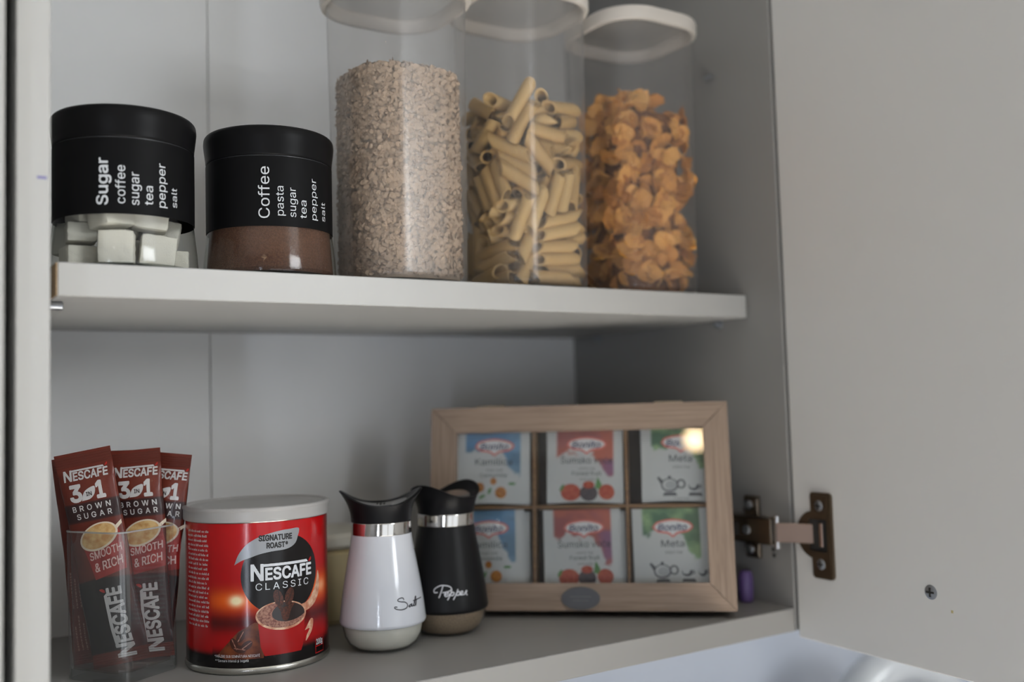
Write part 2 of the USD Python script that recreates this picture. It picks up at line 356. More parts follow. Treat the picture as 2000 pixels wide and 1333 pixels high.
# link: bridges from the arm's front into the cup of the door
p_a = np.array([XR-.0135, -.0315, hz]); p_b = D0+dd*.0235+dn*(-.004)+np.array([0, 0, hz])
dirv = (p_b-p_a)/np.linalg.norm(p_b-p_a); side = np.cross([0, 0, 1.], dirv)
lk = bx(0, np.linalg.norm(p_b-p_a), -.0013, .0013, -.0070, .0072, .0006)
put(hin, 'link', (lk[0]@np.stack([dirv, side, [0, 0, 1]], 1).T+p_a, lk[1]), M_COPPER, label='worn copper-coloured link plate')
# on the door
fl = Polygon(sbox(.0195, hz-.031, .0395, hz+.031).buffer(-.003).buffer(.003)); cup = Point(.0215, hz).buffer(.0172, 32)
rec = sbox(.0175, hz-.0105, .0335, hz+.0105).buffer(.0012)
def door_plate(poly, n0, n1):
    m = trimesh.creation.extrude_polygon(poly, n1-n0, engine='earcut'); v = np.array(m.vertices)
    return door_xf((np.stack([v[:, 0], v[:, 2]+n0, v[:, 1]], 1), np.array(m.faces)[:, ::-1]))
cp = put(hin, 'hinge_cup', door_plate(cup.difference(rec), 0, .0014), M_BRONZE)
put(hin, 'cup_recess', door_plate(rec, -.0002, .0003), M_DARK, label='dark inside of the hinge cup')
put(hin, 'inner_roller', door_xf(bx(.026, .029, .0002, .0012, hz-.0085, hz+.0085, .0003)), M_COPPER)
fp = put(hin, 'flange', cat_(door_plate(fl.difference(rec), .0002, .0022), door_plate(fl.buffer(-.0018).difference(rec.buffer(.0006)), .0022, .003)), M_BRONZE)
for dz in (-.0205, .0215):
    s_ = put(hin, 'screw', screw_head(.0285, hz+dz, .004, .003), M_ZINC, label='zinc cross-head screw')
    put(hin, 'cross_recess', screw_cross(.0285, hz+dz, .004, .003), M_DARK)

# ------------------------------------------------------------------ below the cabinet: worktop and tap
ctop = solo('worktop', bx(-.9, RX1, -.36, RY1, -.80, -.76, .003), mat('worktop_laminate', (.55, .55, .56), .35), 'pale grey kitchen worktop along the wall under the cabinet', 'worktop')
tap = thing('kitchen_tap', 'blurred white tap with a curved spout, showing beneath the open door', 'tap', (.765, .14, -.76))
put(tap, 'tap_base', lathe(rcorner([(0, 0), (.028, 0), (.028, .03), (.02, .045), (.018, .16), (0, .16)], .004), 32), M_CHROME)
arc = np.array([(.0+.0, 0, .15)]+[(-.0, 0, z) for z in np.linspace(.17, .34, 5)]+[(.07-.07*math.cos(a), -.02*math.sin(a/2), .355+.058*math.sin(a)) for a in np.linspace(.15, math.pi, 14)]+[(.14, -.02, .33), (.14, -.02, .29)])
put(tap, 'spout', tube(spline(arc, 4), .021, 20), mat('white_spout', (.5, .52, .54), .25, coat_weight=.3))
put(tap, 'spray_head', lathe(rcorner([(0, .23), (.018, .23), (.022, .25), (.022, .30), (.017, .315), (0, .315)], .003), 28) if False else xf(lathe(rcorner([(0, .22), (.018, .22), (.022, .25), (.022, .30), (.017, .315), (0, .315)], .003), 28), None, (.14, -.02, 0)), mat('white_tap_plastic', (.8, .8, .8), .3))
put(tap, 'lever', tube([(0, -.02, .10), (0, -.05, .105), (0, -.10, .125)], [.007, .006, .005], 10), M_CHROME)

# warm pendant lamp hanging in the room behind the photographer (mirrored in the tea chest's pane)
PB = np.array([-.633, -1.315, .428])
lamp = thing('pendant_lamp', 'warm round bulb on a cord hanging in the room', 'lamp', PB)
put(lamp, 'bulb', trimesh.creation.icosphere(3, .027), usdkit.material(stage, '/World/Looks/bulb_glow', {'e': ('emission', dict(color=(1., .72, .42), strength=70.))}, surface='e.emission'), smooth=True)
put(lamp, 'socket', cyl((0, 0, .038), (0, 0, .09), .017, 20), M_BLACKMATTE)
put(lamp, 'cord', cyl((0, 0, .09), (0, 0, CEIL-PB[2]), .003, 8), M_BLACKMATTE)

# ------------------------------------------------------------------ sugar jar and coffee jar
M_CUBE = mat('sugar_lump', (.74, .71, .63), .85, bump=(2600, .6, .0006))
M_COFFEE = mat('ground_coffee', (.125, .056, .031), .95, bump=(1800, .9, .0008), vary=(900, (.075, .031, .017), 4))
M_INKW = mat('white_print', (.60, .62, .65), .5)
def jar(name, label, cx, cy, words, matglass):
    j = thing(name, label, 'jar', (cx, cy, T))
    put(j, 'glass_body', lathe([(.0395, .0006), (.0408, .003), (.0402, .012), (.0384, .0285), (.0381, .0300), (.0381, .0700)], 96), matglass, smooth=True)
    put(j, 'glass_base', lathe([(0, .0002), (.0390, .0002), (.0398, .0008), (.0385, .0022), (0, .0022)], 96), matglass)
    b = put(j, 'label_band', lathe(rcorner([(.0384, .0288), (.0388, .0288), (.0388, .0711), (.0384, .0711)], .0003), 120), M_BLACKMATTE)
    l = put(j, 'lid', lathe(rcorner([(.0360, .0716), (.0387, .0716), (.0389, .0745), (.0397, .0805), (.04015, .0845), (.0398, .0880), (.0383, .0898), (.036, .0904), (0, .0905)], .0012, 4), 120), M_BLACKLID, smooth=50)
    put(l, 'seal', lathe([(.0372, .0708), (.0380, .0712), (.0380, .0717), (.0372, .0719)], 96), mat('seal_'+name, (.06, .06, .065), .4), label='thin grey seal under the lid')
    M = around(cx, cy, lambda t: .0388+0*t, 0, .0388)
    for (w, cap, s0, t0, t1, bold) in words:
        V = wrap(up90(fit(w, 0, (t1-t0)/1000, 0, cap/1000, bold), s0/1000, t0/1000), M, .00012)
        put(b, 'lettering', V, M_INKW, smooth=True, label='white word "%s" running upwards' % w)
    return j
jar('sugar_jar', 'black-lidded glass jar marked Sugar, filled with white sugar cubes', .0428, .0432,
    [('Sugar', 6.0, -8.7, 33.5, 59.6, True), ('coffee', 4.9, .2, 34.4, 55.6, False), ('sugar', 4.9, 7.4, 33.9, 52.2, False), ('tea', 4.7, 14.9, 34.4, 45.2, False),
     ('pepper', 4.9, 22.4, 34, 58.8, False), ('salt', 4.0, 30.5, 35.2, 46.2, False)], M_GLASS)
jar('coffee_jar', 'black-lidded glass jar marked Coffee, filled with brown ground coffee', .1303, .0448,
    [('Coffee', 6.4, -.2, 33.3, 64.4, False), ('pasta', 4.6, 8.0, 35, 52.8, False), ('sugar', 4.6, 15.6, 34.6, 52.4, False), ('tea', 4.6, 22.7, 34.3, 45.4, False),
     ('pepper', 4.6, 30.6, 34.3, 59.6, False), ('salt', 4.2, 39.4, 34.8, 46.5, False)], M_GLASS)
cp_ = thing('ground_coffee', 'brown ground coffee filling the jar marked Coffee', 'coffee', (.1303, .0448, T), kind='stuff')
put(cp_, 'coffee_powder', lathe([(0, .0026), (.0372, .0026), (.0386, .0045), (.0381, .012), (.0368, .0285), (.0368, .060), (.02, .063), (0, .064)], 90), M_COFFEE, smooth=40)

def lump(sx, sy, sz, seed):
    g = np.random.default_rng(seed); m = trimesh.creation.box((sx, sy, sz)).subdivide().subdivide().subdivide()
    v = np.array(m.vertices); h = np.array([sx, sy, sz])/2; b = .0016
    q = np.clip(v, -(h-b), h-b); d = v-q; n = np.linalg.norm(d, axis=1, keepdims=True)
    v = np.where(n > 1e-9, q+d/np.maximum(n, 1e-9)*np.minimum(n, b), v)
    v += (meshkit.fbm(v*420+seed*7, 3, seed)-.5)[:, None]*v/np.linalg.norm(v, axis=1, keepdims=True)*.0011
    return v, np.array(m.faces)
LUMPS = [  # x, y, z, size, tilt x/y, turn z, label
 (.0336, .0192, .0306, (.0188, .012, .0188), 0, 0, -17, 'white sugar cube standing square at the front middle of the jar'),
 (.0566, .0240, .0306, (.0195, .012, .0180), 0, 6, -6, 'white sugar cube tilted against the glass at the front right, next to the middle one'),
 (.0535, .0275, .0478, (.0190, .017, .0118), 0, 7, -8, 'white sugar cube lying flat under the black band, above the tilted front right one'),
 (.0318, .0240, .0474, (.0190, .018, .0115), -8, -3, 24, 'white sugar cube lying askew on top of the front middle one'),
 (.0182, .0400, .0283, (.0190, .018, .0118), 0, 0, 8, 'flat white sugar cube at the bottom left of the jar, set back'),
 (.0188, .0415, .0404, (.0160, .017, .0113), 0, 0, -4, 'white sugar cube lying on the flat bottom left one'),
 (.0165, .0595, .0390, (.012, .018, .0190), 0, 8, 35, 'white sugar cube pressed against the glass at the far left of the jar'),
 (.0215, .0440, .0524, (.017, .017, .0112), 4, -5, 18, 'white sugar cube just below the band at the upper left of the jar'),
 (.0705, .0400, .0283, (.015, .018, .0118), 0, 0, -12, 'flat white sugar cube at the bottom right of the jar, half hidden'),
 (.0655, .0420, .0430, (.016, .012, .0165), 4, 12, -16, 'white sugar cube below the band at the upper right of the jar'),
 (.0420, .0470, .0312, (.018, .018, .0180), 0, 0, 12, 'white sugar cube in the shadow between the two front ones'),
 (.0425, .0490, .0470, (.018, .018, .0115), 0, 4, -15, 'white sugar cube deep in the jar between the upper ones'),
 (.0600, .0600, .0400, (.018, .016, .0180), 0, 4, 30, 'white sugar cube at the back right of the jar, in the others\' shade'),
]
for i, (x, y, z, sz, rx_, ry_, rz_, lb) in enumerate(LUMPS):
    v, f = lump(*sz, i+1); R = rot([0, 0, 1], rz_)@rot([0, 1, 0], ry_)@rot([1, 0, 0], rx_); z = z if z > .0325 else T+.0023+sz[2]/2+.0003
    Mx = np.eye(4); Mx[:3, :3] = R.T; Mx[3, :3] = (x, y, z)
    p = thing('sugar_cube', lb, 'sugar cube', matrix=Gf.Matrix4d(*Mx.ravel().tolist()), group='sugar cubes in the jar')
    put(p, 'lump', (v, f), M_CUBE, smooth=35)

# ------------------------------------------------------------------ tall clear containers with oats, penne and cornflakes
CA, CC_ = .0815, .0285
CX = [.2220, .3234, .4309]; CY = .0055+CA/2; RIM = [.196, .208, .208]
def rsq(a, c, n=9):
    pts = []
    for q, (sx, sy) in enumerate([(1, 1), (-1, 1), (-1, -1), (1, -1)]):
        for t in np.linspace(q*np.pi/2, (q+1)*np.pi/2, n): pts.append((sx*(a/2-c)+c*math.cos(t), sy*(a/2-c)+c*math.sin(t)))
    return np.array(pts)
def rsq_loft(rings, n=9):
    """rings: (side, corner radius, z)"""
    P = np.stack([np.c_[rsq(a, c, n), np.full(4*n, z)] for a, c, z in rings], 1)
    return grid_mesh(P, closed_u=True)
def container(i, label):
    h = RIM[i]; c = thing('food_container', label, 'container', (CX[i], CY, T))
    put(c, 'clear_body', rsq_loft([(CA-.006, .027, .0004), (CA-.001, .028, .0022), (CA, CC_, .006), (CA+.0022, CC_, h*.5), (CA+.0046, CC_+.0004, h)]), M_PLASTIC, smooth=True)
    put(c, 'base', rsq_loft([(.001, .0004, .0003), (CA-.006, .027, .0003), (CA-.004, .028, .0014), (.001, .0004, .0014)]), M_PLASTIC)
    CA0 = CA; CAx = CA+.0048
    rim = [(CAx+.0004, CC_, h-.001), (CAx+.0066, .0325, h-.0008), (CAx+.0080, .033, h+.0010), (CAx+.0080, .033, h+.0078), (CAx+.0066, .0325, h+.0096), (CAx-.002, .029, h+.0098), (CAx-.005, .0275, h+.0085), (CAx-.005, .0275, h+.002), (CAx+.0004, CC_, h-.001)]
    put(c, 'lid_rim', rsq_loft(rim), M_LID, smooth=50)
    put(c, 'lid_top', rsq_loft([(.001, .0004, h+.0086), (CA0, .0275, h+.0086), (CA0, .0275, h+.0074), (.001, .0004, h+.0074)]), M_LIDCLEAR)
    return c
M_LID = mat('white_lid_plastic', (.66, .62, .57), .4)
M_LIDCLEAR = pane('clear_lid_top', (.88, .88, .88), .1, base=.05, haze=.25, hazecol=(.62, .6, .57))
container(0, 'tall clear container filled with rolled oats'); container(1, 'tall clear container part filled with penne pasta'); container(2, 'tall clear container with white lid, filled with cornflakes')

def side_points(g, n, a, c, z0, z1, faces):
    """points and outward normals on the walls of a rounded square; faces weights for -x, -y, +x, +y"""
    ring = rsq(a, c, 12); nx = np.roll(ring, -1, 0); L = np.linalg.norm(nx-ring, axis=1); mid = (ring+nx)/2
    nr = np.c_[(nx-ring)[:, 1], -(nx-ring)[:, 0]]/np.maximum(L, 1e-9)[:, None]
    w = L*np.maximum(0, nr@np.array([[-1, 0], [0, -1], [1, 0], [0, 1.]]).T).dot(faces)
    k = g.choice(len(ring), n, p=w/w.sum()); t = g.random(n)[:, None]
    p = ring[k]*(1-t)+nx[k]*t
    return np.c_[p, g.uniform(z0, z1, n)], np.c_[nr[k], np.zeros(n)]
def frame_from(nrm, g, spread):
    n = nrm+g.normal(size=nrm.shape)*spread; n /= np.linalg.norm(n, axis=1, keepdims=True)
    a = np.cross(n, g.normal(size=n.shape)); a /= np.linalg.norm(a, axis=1, keepdims=True)
    return np.stack([a, np.cross(n, a), n], 2)
# rolled oats: uncountable, one object
g = np.random.default_rng(3)
OH = .141
def oat_top(x, y): return OH+.006*np.exp(-((x+.004)**2+(y+.004)**2)/.0009)
p1, n1 = side_points(g, 13000, CA-.0060, CC_-.0022, .0052, OH+.0015, [1., 1.15, .55, .35])
k = g.random(len(p1))**1.6*.0030; p1 = p1-n1*k[:, None]
xy = g.uniform(-.036, .036, (3600, 2)); r_ = np.maximum(np.abs(xy)-.0085, 0); xy = xy[np.linalg.norm(r_, axis=1) < .0275]
p2 = np.c_[xy, oat_top(xy[:, 0], xy[:, 1])+g.uniform(-.0035, .0018, len(xy))]; n2 = np.tile([0, 0, 1.], (len(xy), 1))
P_ = np.vstack([p1, p2]); N_ = np.vstack([n1, n2]); F_ = frame_from(N_, g, .45)
ang = np.arange(7)*2*np.pi/7; K = len(P_)
sz = g.uniform(.0012, .0024, (K, 1)); asp = g.uniform(.62, 1., (K, 1))
loc = np.zeros((K, 9, 3)); loc[:, :7, 0] = np.cos(ang)*sz*g.uniform(.85, 1.12, (K, 7)); loc[:, :7, 1] = np.sin(ang)*sz*asp*g.uniform(.85, 1.12, (K, 7))
loc[:, :7, 2] = g.uniform(-.0003, .0003, (K, 7)); loc[:, 7, 2] = .00055; loc[:, 8, 2] = -.00055
V = np.einsum('kij,knj->kni', F_, loc)+P_[:, None]
ff = np.array([[j, (j+1) % 7, 7] for j in range(7)]+[[(j+1) % 7, j, 8] for j in range(7)])
oats = thing('rolled_oats', 'pale beige rolled oats filling the first tall clear container', 'oats', (CX[0], CY, T), kind='stuff')
put(oats, 'flakes', (V.reshape(-1, 3), (ff[None]+9*np.arange(K)[:, None, None]).reshape(-1, 3)),
    by_island('oat_flakes', [(0, (.42, .31, .22)), (.1, (.76, .64, .53)), (.7, (.86, .75, .63)), (1, (.92, .84, .73))], .85))
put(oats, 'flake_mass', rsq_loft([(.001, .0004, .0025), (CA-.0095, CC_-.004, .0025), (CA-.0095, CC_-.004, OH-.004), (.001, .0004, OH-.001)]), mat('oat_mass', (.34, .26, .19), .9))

# penne: every tube a thing
PEN = [tuple(map(int, q.split(','))) for q in '''-2751,-1022,724,-40,-999,19;1920,-1703,725,-1000,18,-8;-600,289,729,28,1000,6;439,3276,729,999,-37,-9;1497,-2505,730,1000,5,11;2612,1209,731,-101,-995,4;-2057,-779,733,-21,1000,-3;1028,1157,735,84,996,3;-1355,299,738,3,1000,4;-37,-3318,738,1000,-9,3;2114,-937,738,1000,13,12;1823,1172,738,95,995,-1;-1563,2393,741,1000,20,-2;117,245,760,-37,-998,45;-3330,-374,973,-47,982,-181;1105,-2859,1436,-1000,12,-25;596,639,1440,-17,-1000,20;2308,1560,1470,-87,-996,0;1992,-1799,1480,-986,-159,-42;-966,585,1499,-4,-1000,5;-1792,-351,1520,-50,999,19;-2514,-927,1522,-52,999,-1;406,3316,1541,998,-64,-7;-153,564,1551,18,998,-61;-1927,1896,1572,-567,-482,-668;321,2656,1652,996,-35,85;-1573,-2688,1801,494,211,844;88,-1519,1808,390,351,851;1335,701,1822,39,-956,-292;-654,-1424,1839,380,298,876;3268,1358,1884,84,-396,-915;3321,447,1892,9,-403,-915;-3103,-1221,1994,-196,964,-180;-1709,3198,1998,-38,-26,999;1653,-2337,2087,998,58,-33;305,-3295,2089,-996,-43,-73;-508,-2149,2126,453,290,843;2145,-1280,2177,-955,18,-297;-531,845,2227,66,997,-32;-1498,-468,2249,109,-993,-40;2380,1561,2266,-1,-1000,4;413,904,2357,6,999,36;368,3276,2377,-999,36,14;1571,-360,2425,-711,142,689;-2293,-704,2425,130,-991,28;-3255,1500,2593,-16,-76,997;3325,-143,2740,0,-434,-901;-2432,2778,2764,45,41,-998;-1178,1628,2781,944,67,323;-3015,-1351,2831,-251,951,-179;-3328,700,2888,-10,-82,997;-2963,2184,2902,36,66,-997;172,-3304,2921,997,21,72;1655,-1160,2944,667,744,24;1456,1828,3029,288,952,103;2174,1524,3043,-277,-959,-62;2786,-1971,3147,-476,-812,-339;-1253,911,3152,996,-88,-19;-1002,2362,3233,-932,-350,98;-2141,-464,3281,-960,187,207;-1554,-2765,3347,518,155,841;2263,-1436,3357,-471,-805,-361;-1318,165,3366,946,-157,-282;-2166,-1292,3383,922,-197,-333;868,2092,3504,-135,-983,129;1143,-2685,3627,-989,45,-140;2147,77,3734,463,885,-56;-1916,-1905,3824,979,-51,-197;399,-3317,3989,-975,-27,-221;-117,2244,3995,795,568,215;1856,-1915,4012,-993,34,-114;-2168,-717,4089,-918,314,242;-1764,1916,4171,692,717,-84;1334,67,4191,271,910,-314;-1606,-117,4208,890,-280,-361;1620,1973,4212,945,76,-317;-15,3343,4309,550,-14,835;-248,1022,4449,-995,-50,-89;1419,-2541,4543,-991,11,-131;-2103,-1427,4550,971,-212,-111;341,-176,4554,71,737,672;2458,192,4561,70,997,16;-852,191,4624,764,49,-643;3306,63,4714,3,-973,-232;1619,2405,4876,969,-34,-244;-1669,2302,4877,-821,-571,16;694,-3239,4934,973,66,221;-2121,-611,4965,961,-132,-243;1899,-1833,4967,-999,-35,-39;1752,277,5027,26,999,-48;-2111,-2989,5064,316,-187,930;-1390,1485,5066,814,553,-177;-124,-629,5079,80,-827,-557;-1741,-2213,5119,985,-110,135;1566,3244,5237,141,-38,-989;-1172,-3296,5318,389,-32,921;-2019,-1404,5345,990,-48,-136;-1963,3097,5373,-164,-84,983;1601,-2445,5526,993,87,86;2461,2,5537,-37,-997,64;1825,2305,5653,940,-225,-256;3301,225,5656,20,-972,-234;-1354,2238,5726,-993,59,-99;-3087,1585,5907,-204,-667,-716;-1040,311,5921,-302,946,120;1502,-464,5927,227,972,55;-1710,-2346,6002,983,-130,133;-1131,-1632,6053,-978,121,168;2034,1681,6143,832,238,501;-2341,557,6148,130,977,171;386,150,6307,-392,423,817;1659,-2332,6363,-990,-115,-81;82,-596,6385,-416,426,803;2300,-242,6406,-254,-967,-9;41,1321,6478,-398,-90,-913;-283,2751,6520,752,-431,499;3291,-251,6530,30,949,315;465,3319,6608,548,-11,836;-3187,1164,6642,-108,-694,-712;2141,3009,6659,136,-52,-989;-1059,2064,6830,257,-962,-89;389,-3328,6862,333,-11,943;1795,2059,6885,832,247,496;903,-1126,6913,163,969,-187;-550,-2147,6996,137,-951,278;1949,1234,7001,-859,-248,-448;-1516,-730,7016,-110,43,-993;1352,-3240,7081,323,63,944;1666,-950,7137,-113,-991,73;-1845,1905,7215,-99,942,321;-3324,-132,7226,-8,-465,-885;2249,-2902,7279,275,198,941;2464,-749,7281,-92,-996,-14;3292,-408,7401,-41,-949,-312;-1187,-1678,7483,640,579,505;-3282,-956,7493,34,-464,-885;-2208,165,7543,-252,-756,-604;-2453,1401,7673,-237,-757,-609;424,-168,7776,280,865,417;1458,899,7788,-59,990,-125;-2145,-2731,7794,-702,458,545;-2861,-1605,7816,-44,-511,-858;-1312,2082,7961,85,-948,-307;-1365,37,7973,-123,10,992;899,-1534,7980,926,369,82;1171,-2297,8077,926,362,104;555,2343,8085,-834,-322,-448;2233,985,8132,-114,993,-22;3204,-802,8153,97,943,319;-2297,-603,8197,93,-647,-757;519,3317,8252,556,-5,831;-204,-8,8532,-691,722,-28;-45,2881,8663,-525,-35,-851;-1062,-1639,8733,5,720,694;-2919,1942,8754,317,619,719;510,1798,8774,646,495,581;852,-2058,8807,938,321,134;-2145,-2468,8838,612,-642,-461;2179,-735,8881,-869,491,-52;2738,967,8886,-244,-857,454;-1929,-1068,9023,-20,620,785;1227,1081,9123,-745,-660,93;1980,-2682,9210,-842,-506,-188;-568,1051,9232,-86,859,-505;953,-1216,9426,-916,-283,-284;-380,2311,9439,551,-806,217;-1303,2185,9541,557,-695,456;-725,-3273,9542,-672,36,739;-2249,1701,9573,-328,-622,-711;-1855,-1820,9603,-607,651,455;-1388,875,9632,136,-714,687;2208,1075,9652,683,730,19;836,-2091,9655,962,242,125;1977,2978,9774,465,-235,-853;-3061,1364,9825,-208,-842,-498;-2487,-2366,9935,-602,650,464;3121,-1220,9967,-161,-822,547;-537,-1440,9974,646,732,-218;1260,1174,10022,651,755,-75;-2624,293,10024,551,777,304;3315,-85,10263,-8,-835,550;-578,2691,10452,793,-424,438;536,-2344,10501,483,-766,-424;2380,-601,10594,-150,-962,228;1349,-2006,10600,543,-826,-154;-1036,-1054,10643,766,643,12;2104,1300,10645,-639,-767,60;-400,-2462,10650,429,-685,-588;1663,2335,10800,-802,-178,-570;400,3318,10908,508,-4,861;-2449,-1023,11047,-327,-926,188;72,-3298,11093,-992,-4,127;-3292,-372,11117,23,-834,552;508,259,11161,-71,890,-449;-1268,960,11301,-119,-850,513;-2493,2294,11364,612,704,361;-503,2857,11392,-867,291,-404;1697,-775,11407,314,-258,914;1337,-2560,11409,-998,59,22;-316,1359,11498,133,652,747;-1897,1663,11530,-610,-705,-362;3227,1506,11670,-49,198,979;-1836,-3043,11795,463,-202,863;-2432,-322,11800,-707,702,-79;-151,274,11805,561,799,216;1271,-1774,11807,998,-46,-40;2281,1338,11824,119,877,465;-909,-2625,11843,796,-550,253;1460,2312,11943,211,687,695;2539,259,12180,-108,818,565;-2483,2307,12311,-620,-696,-361;2005,-2673,12340,825,512,239;3,-582,12366,658,752,50;1561,1442,12397,260,720,643;3292,-252,12449,-17,-899,-437;-2162,1309,12542,-922,-386,24;-1463,-2114,12559,-818,519,-248;885,-925,12569,-647,-740,182;-1551,610,12584,923,383,-44;1530,-2066,12813,-847,-359,-392;-1265,-191,12834,907,408,103;-938,2674,12875,711,511,-483;589,1253,13106,864,-492,-106;-2065,-2919,13108,438,-251,863;1496,-2927,13205,940,308,146;2169,-475,13232,-914,394,103;-3305,-63,13297,4,-858,-513;-2010,-1234,13328,970,202,-137;-2536,1128,13451,-233,969,-80;1071,1914,13472,-480,659,-579;612,-2057,13490,645,742,-181;-298,3269,13524,-995,-35,96;-422,891,13631,-956,176,-234;-2602,-2501,13714,344,-362,867;-685,-247,13789,-868,302,394;-1715,-1825,13934,896,-84,-436;1147,2674,14015,995,101,-19;211,-1575,14131,694,708,-126'''.split(';')]
def penne_mesh():
    n = 16; th = np.arange(n)*2*np.pi/n; ro, ri, hl = .0049, .0036, .0152
    def ring(r, s): return np.stack([r*np.cos(th), r*np.sin(th), s*hl+s*(r*np.cos(th))*.85*s], -1) if True else None
    P = np.stack([ring(ri, 1), ring(ro, 1), ring(ro, -1), ring(ri, -1), ring(ri, 1)], 1)
    return grid_mesh(P, closed_u=True, flip=True)
M_PENNE = by_island('penne_dough', [(0, (.46, .29, .105)), (1, (.57, .39, .165))], .5, node='random')
pen0 = None
for (x, y, z, a, b, c_) in PEN:
    if z > 13600: continue
    x, y = x*1.035, y*1.035
    w_ = np.array([a, b, c_], float); w_ /= np.linalg.norm(w_); u_ = np.cross(w_, rng.normal(size=3)); u_ /= np.linalg.norm(u_); v_ = np.cross(w_, u_)
    Mx = np.eye(4); Mx[0, :3], Mx[1, :3], Mx[2, :3] = u_, v_, w_; Mx[3, :3] = (CX[1]+x*1e-5, CY+y*1e-5, T+z*1e-5)
    q = thing('penne', 'pale yellow penne tube heaped in the second tall container', 'pasta', matrix=Gf.Matrix4d(*Mx.ravel().tolist()), group='penne in the tall clear container')
    if pen0 is None: pen0 = q; put(q, 'tube', penne_mesh(), M_PENNE, smooth=40)
    else:
        r = stage.GetPrimAtPath(q); r.GetReferences().AddInternalReference(pen0); r.SetInstanceable(True)

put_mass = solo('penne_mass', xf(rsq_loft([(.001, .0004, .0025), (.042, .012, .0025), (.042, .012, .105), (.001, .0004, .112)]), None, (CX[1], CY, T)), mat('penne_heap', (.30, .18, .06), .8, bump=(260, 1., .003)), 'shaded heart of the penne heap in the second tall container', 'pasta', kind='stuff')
# cornflakes: every flake a thing (three moulds), over a mass of crumbs in the middle
g = np.random.default_rng(8); FH = .154
def flake_mesh(seed):
    h = np.random.default_rng(seed); nr, na = 4, 16; th = np.arange(na)*2*np.pi/na; out = 1+.10*np.sin(2*th+h.random()*6)+.07*np.sin(3*th+h.random()*6)+h.normal(size=na)*.04
    def sheet(o):
        P = np.zeros((na, nr, 3))
        for j, r in enumerate(np.linspace(.02, 1, nr)):
            x, y = .0086*r*out*np.cos(th), .0072*r*out*np.sin(th); P[:, j, 0], P[:, j, 1] = x, y
            P[:, j, 2] = 26*(x*x*.9+y*y*.3)*(1 if seed % 2 else -.5)+.0011*np.sin(x*900+seed)*np.cos(y*800+seed)+o*(1-.3*r)
        return P
    a, b = sheet(.0006), sheet(-.0006)
    return grid_mesh(np.concatenate([a, b[:, ::-1]], 1), closed_u=True)
M_FLAKE = by_island('cornflake_toast', [(0, (.50, .20, .035)), (.5, (.66, .31, .065)), (1, (.76, .41, .11))], .6, node='random')
p1, n1 = side_points(g, 240, CA-.004, CC_-.002, .008, FH-.004, [1., 1., .22, .1])
p1 = p1-n1*(g.random(len(p1))*.010+.0028)[:, None]
xy = g.uniform(-.031, .031, (46, 2)); p2 = np.c_[xy*.93, FH+g.uniform(-.006, .003, 46)]
P_ = np.vstack([p1, p2]); N_ = np.vstack([n1, np.tile([0, 0, 1.], (46, 1))]); F_ = frame_from(N_, g, .5)
protos = {}
for i, (p, R) in enumerate(zip(P_, F_)):
    Mx = np.eye(4); Mx[:3, :3] = R.T*g.uniform(.85, 1.12); Mx[3, :3] = (CX[2]+p[0], CY+p[1], T+p[2])
    q = thing('cornflake', 'golden toasted cornflake heaped in the third tall container', 'cornflake', matrix=Gf.Matrix4d(*Mx.ravel().tolist()), group='cornflakes in the tall clear container')
    if i % 3 not in protos: protos[i % 3] = q; put(q, 'flake', flake_mesh(i+1), M_FLAKE, smooth=40)
    else:
        r = stage.GetPrimAtPath(q); r.GetReferences().AddInternalReference(protos[i % 3]); r.SetInstanceable(True)
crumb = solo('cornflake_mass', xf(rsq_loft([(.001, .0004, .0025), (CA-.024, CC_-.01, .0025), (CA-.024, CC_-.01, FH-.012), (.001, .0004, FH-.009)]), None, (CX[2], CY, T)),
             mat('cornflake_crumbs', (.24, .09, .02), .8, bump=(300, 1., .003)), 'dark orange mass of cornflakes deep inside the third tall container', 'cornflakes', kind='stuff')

# ------------------------------------------------------------------ red coffee tin
TX, TY, TR = .1322, .0826, .0446
tin = thing('coffee_tin', 'red NESCAFÉ CLASSIC instant coffee tin with grey plastic lid', 'tin', (TX, TY, ZB))
M_TINM = mat('tin_metal', (.55, .54, .5), .25, metallic=1.)
put(tin, 'base_rim', lathe(rcorner([(0, .0016), (.0425, .0016), (.0432, .0002), (.0448, .0003), (.0454, .0014), (.0453, .0034), (.0444, .0046), (.0430, .0046)], .0006), 120), M_TINM, smooth=50)
put(tin, 'top_rim', lathe([(.0435, .0905), (.0444, .0905), (.0450, .0915), (.0450, .0945), (.0436, .0950)], 120), M_TINM, smooth=50)
M_TLID = mat('grey_lid_plastic', (.50, .49, .48), .3, transmission_weight=.25)
put(tin, 'lid', lathe(rcorner([(.0452, .0912), (.0459, .0912), (.0462, .0925), (.0461, .0975), (.0466, .0982), (.0466, .0996), (.0455, .1002), (.0436, .1000), (.0428, .0988), (.036, .0986), (.034, .0980), (0, .0980)], .0005), 120), M_TLID, smooth=50)
tm = around(TX, TY, lambda t: TR+0*t, 0, TR)
def TM(s, t, e): return tm(np.asarray(s)/1000, np.asarray(t)/1000, e)
def dec(parent, name, VF, material, eps, label=None, maxe=2.0):
    V, F = VF; V, F = subdiv(np.asarray(V, float), F, maxe); return put(parent, name, (TM(V[:, 0], V[:, 1], eps), F), material, smooth=True, label=label)
ss = np.linspace(-math.pi*TR*1000, math.pi*TR*1000, 361); tt = np.linspace(4.2, 90.6, 130)
S_, T_ = np.meshgrid(ss, tt, indexing='ij')
def smooth(x, a, b): x = np.clip((x-a)/(b-a), 0, 1); return x*x*(3-2*x)
def lerp(c1, c2, k): return np.asarray(c1)*(1-k[..., None])+np.asarray(c2)*k[..., None]
RED, DRED, BLK = lin(172, 14, 18), lin(52, 9, 8), lin(12, 9, 9)
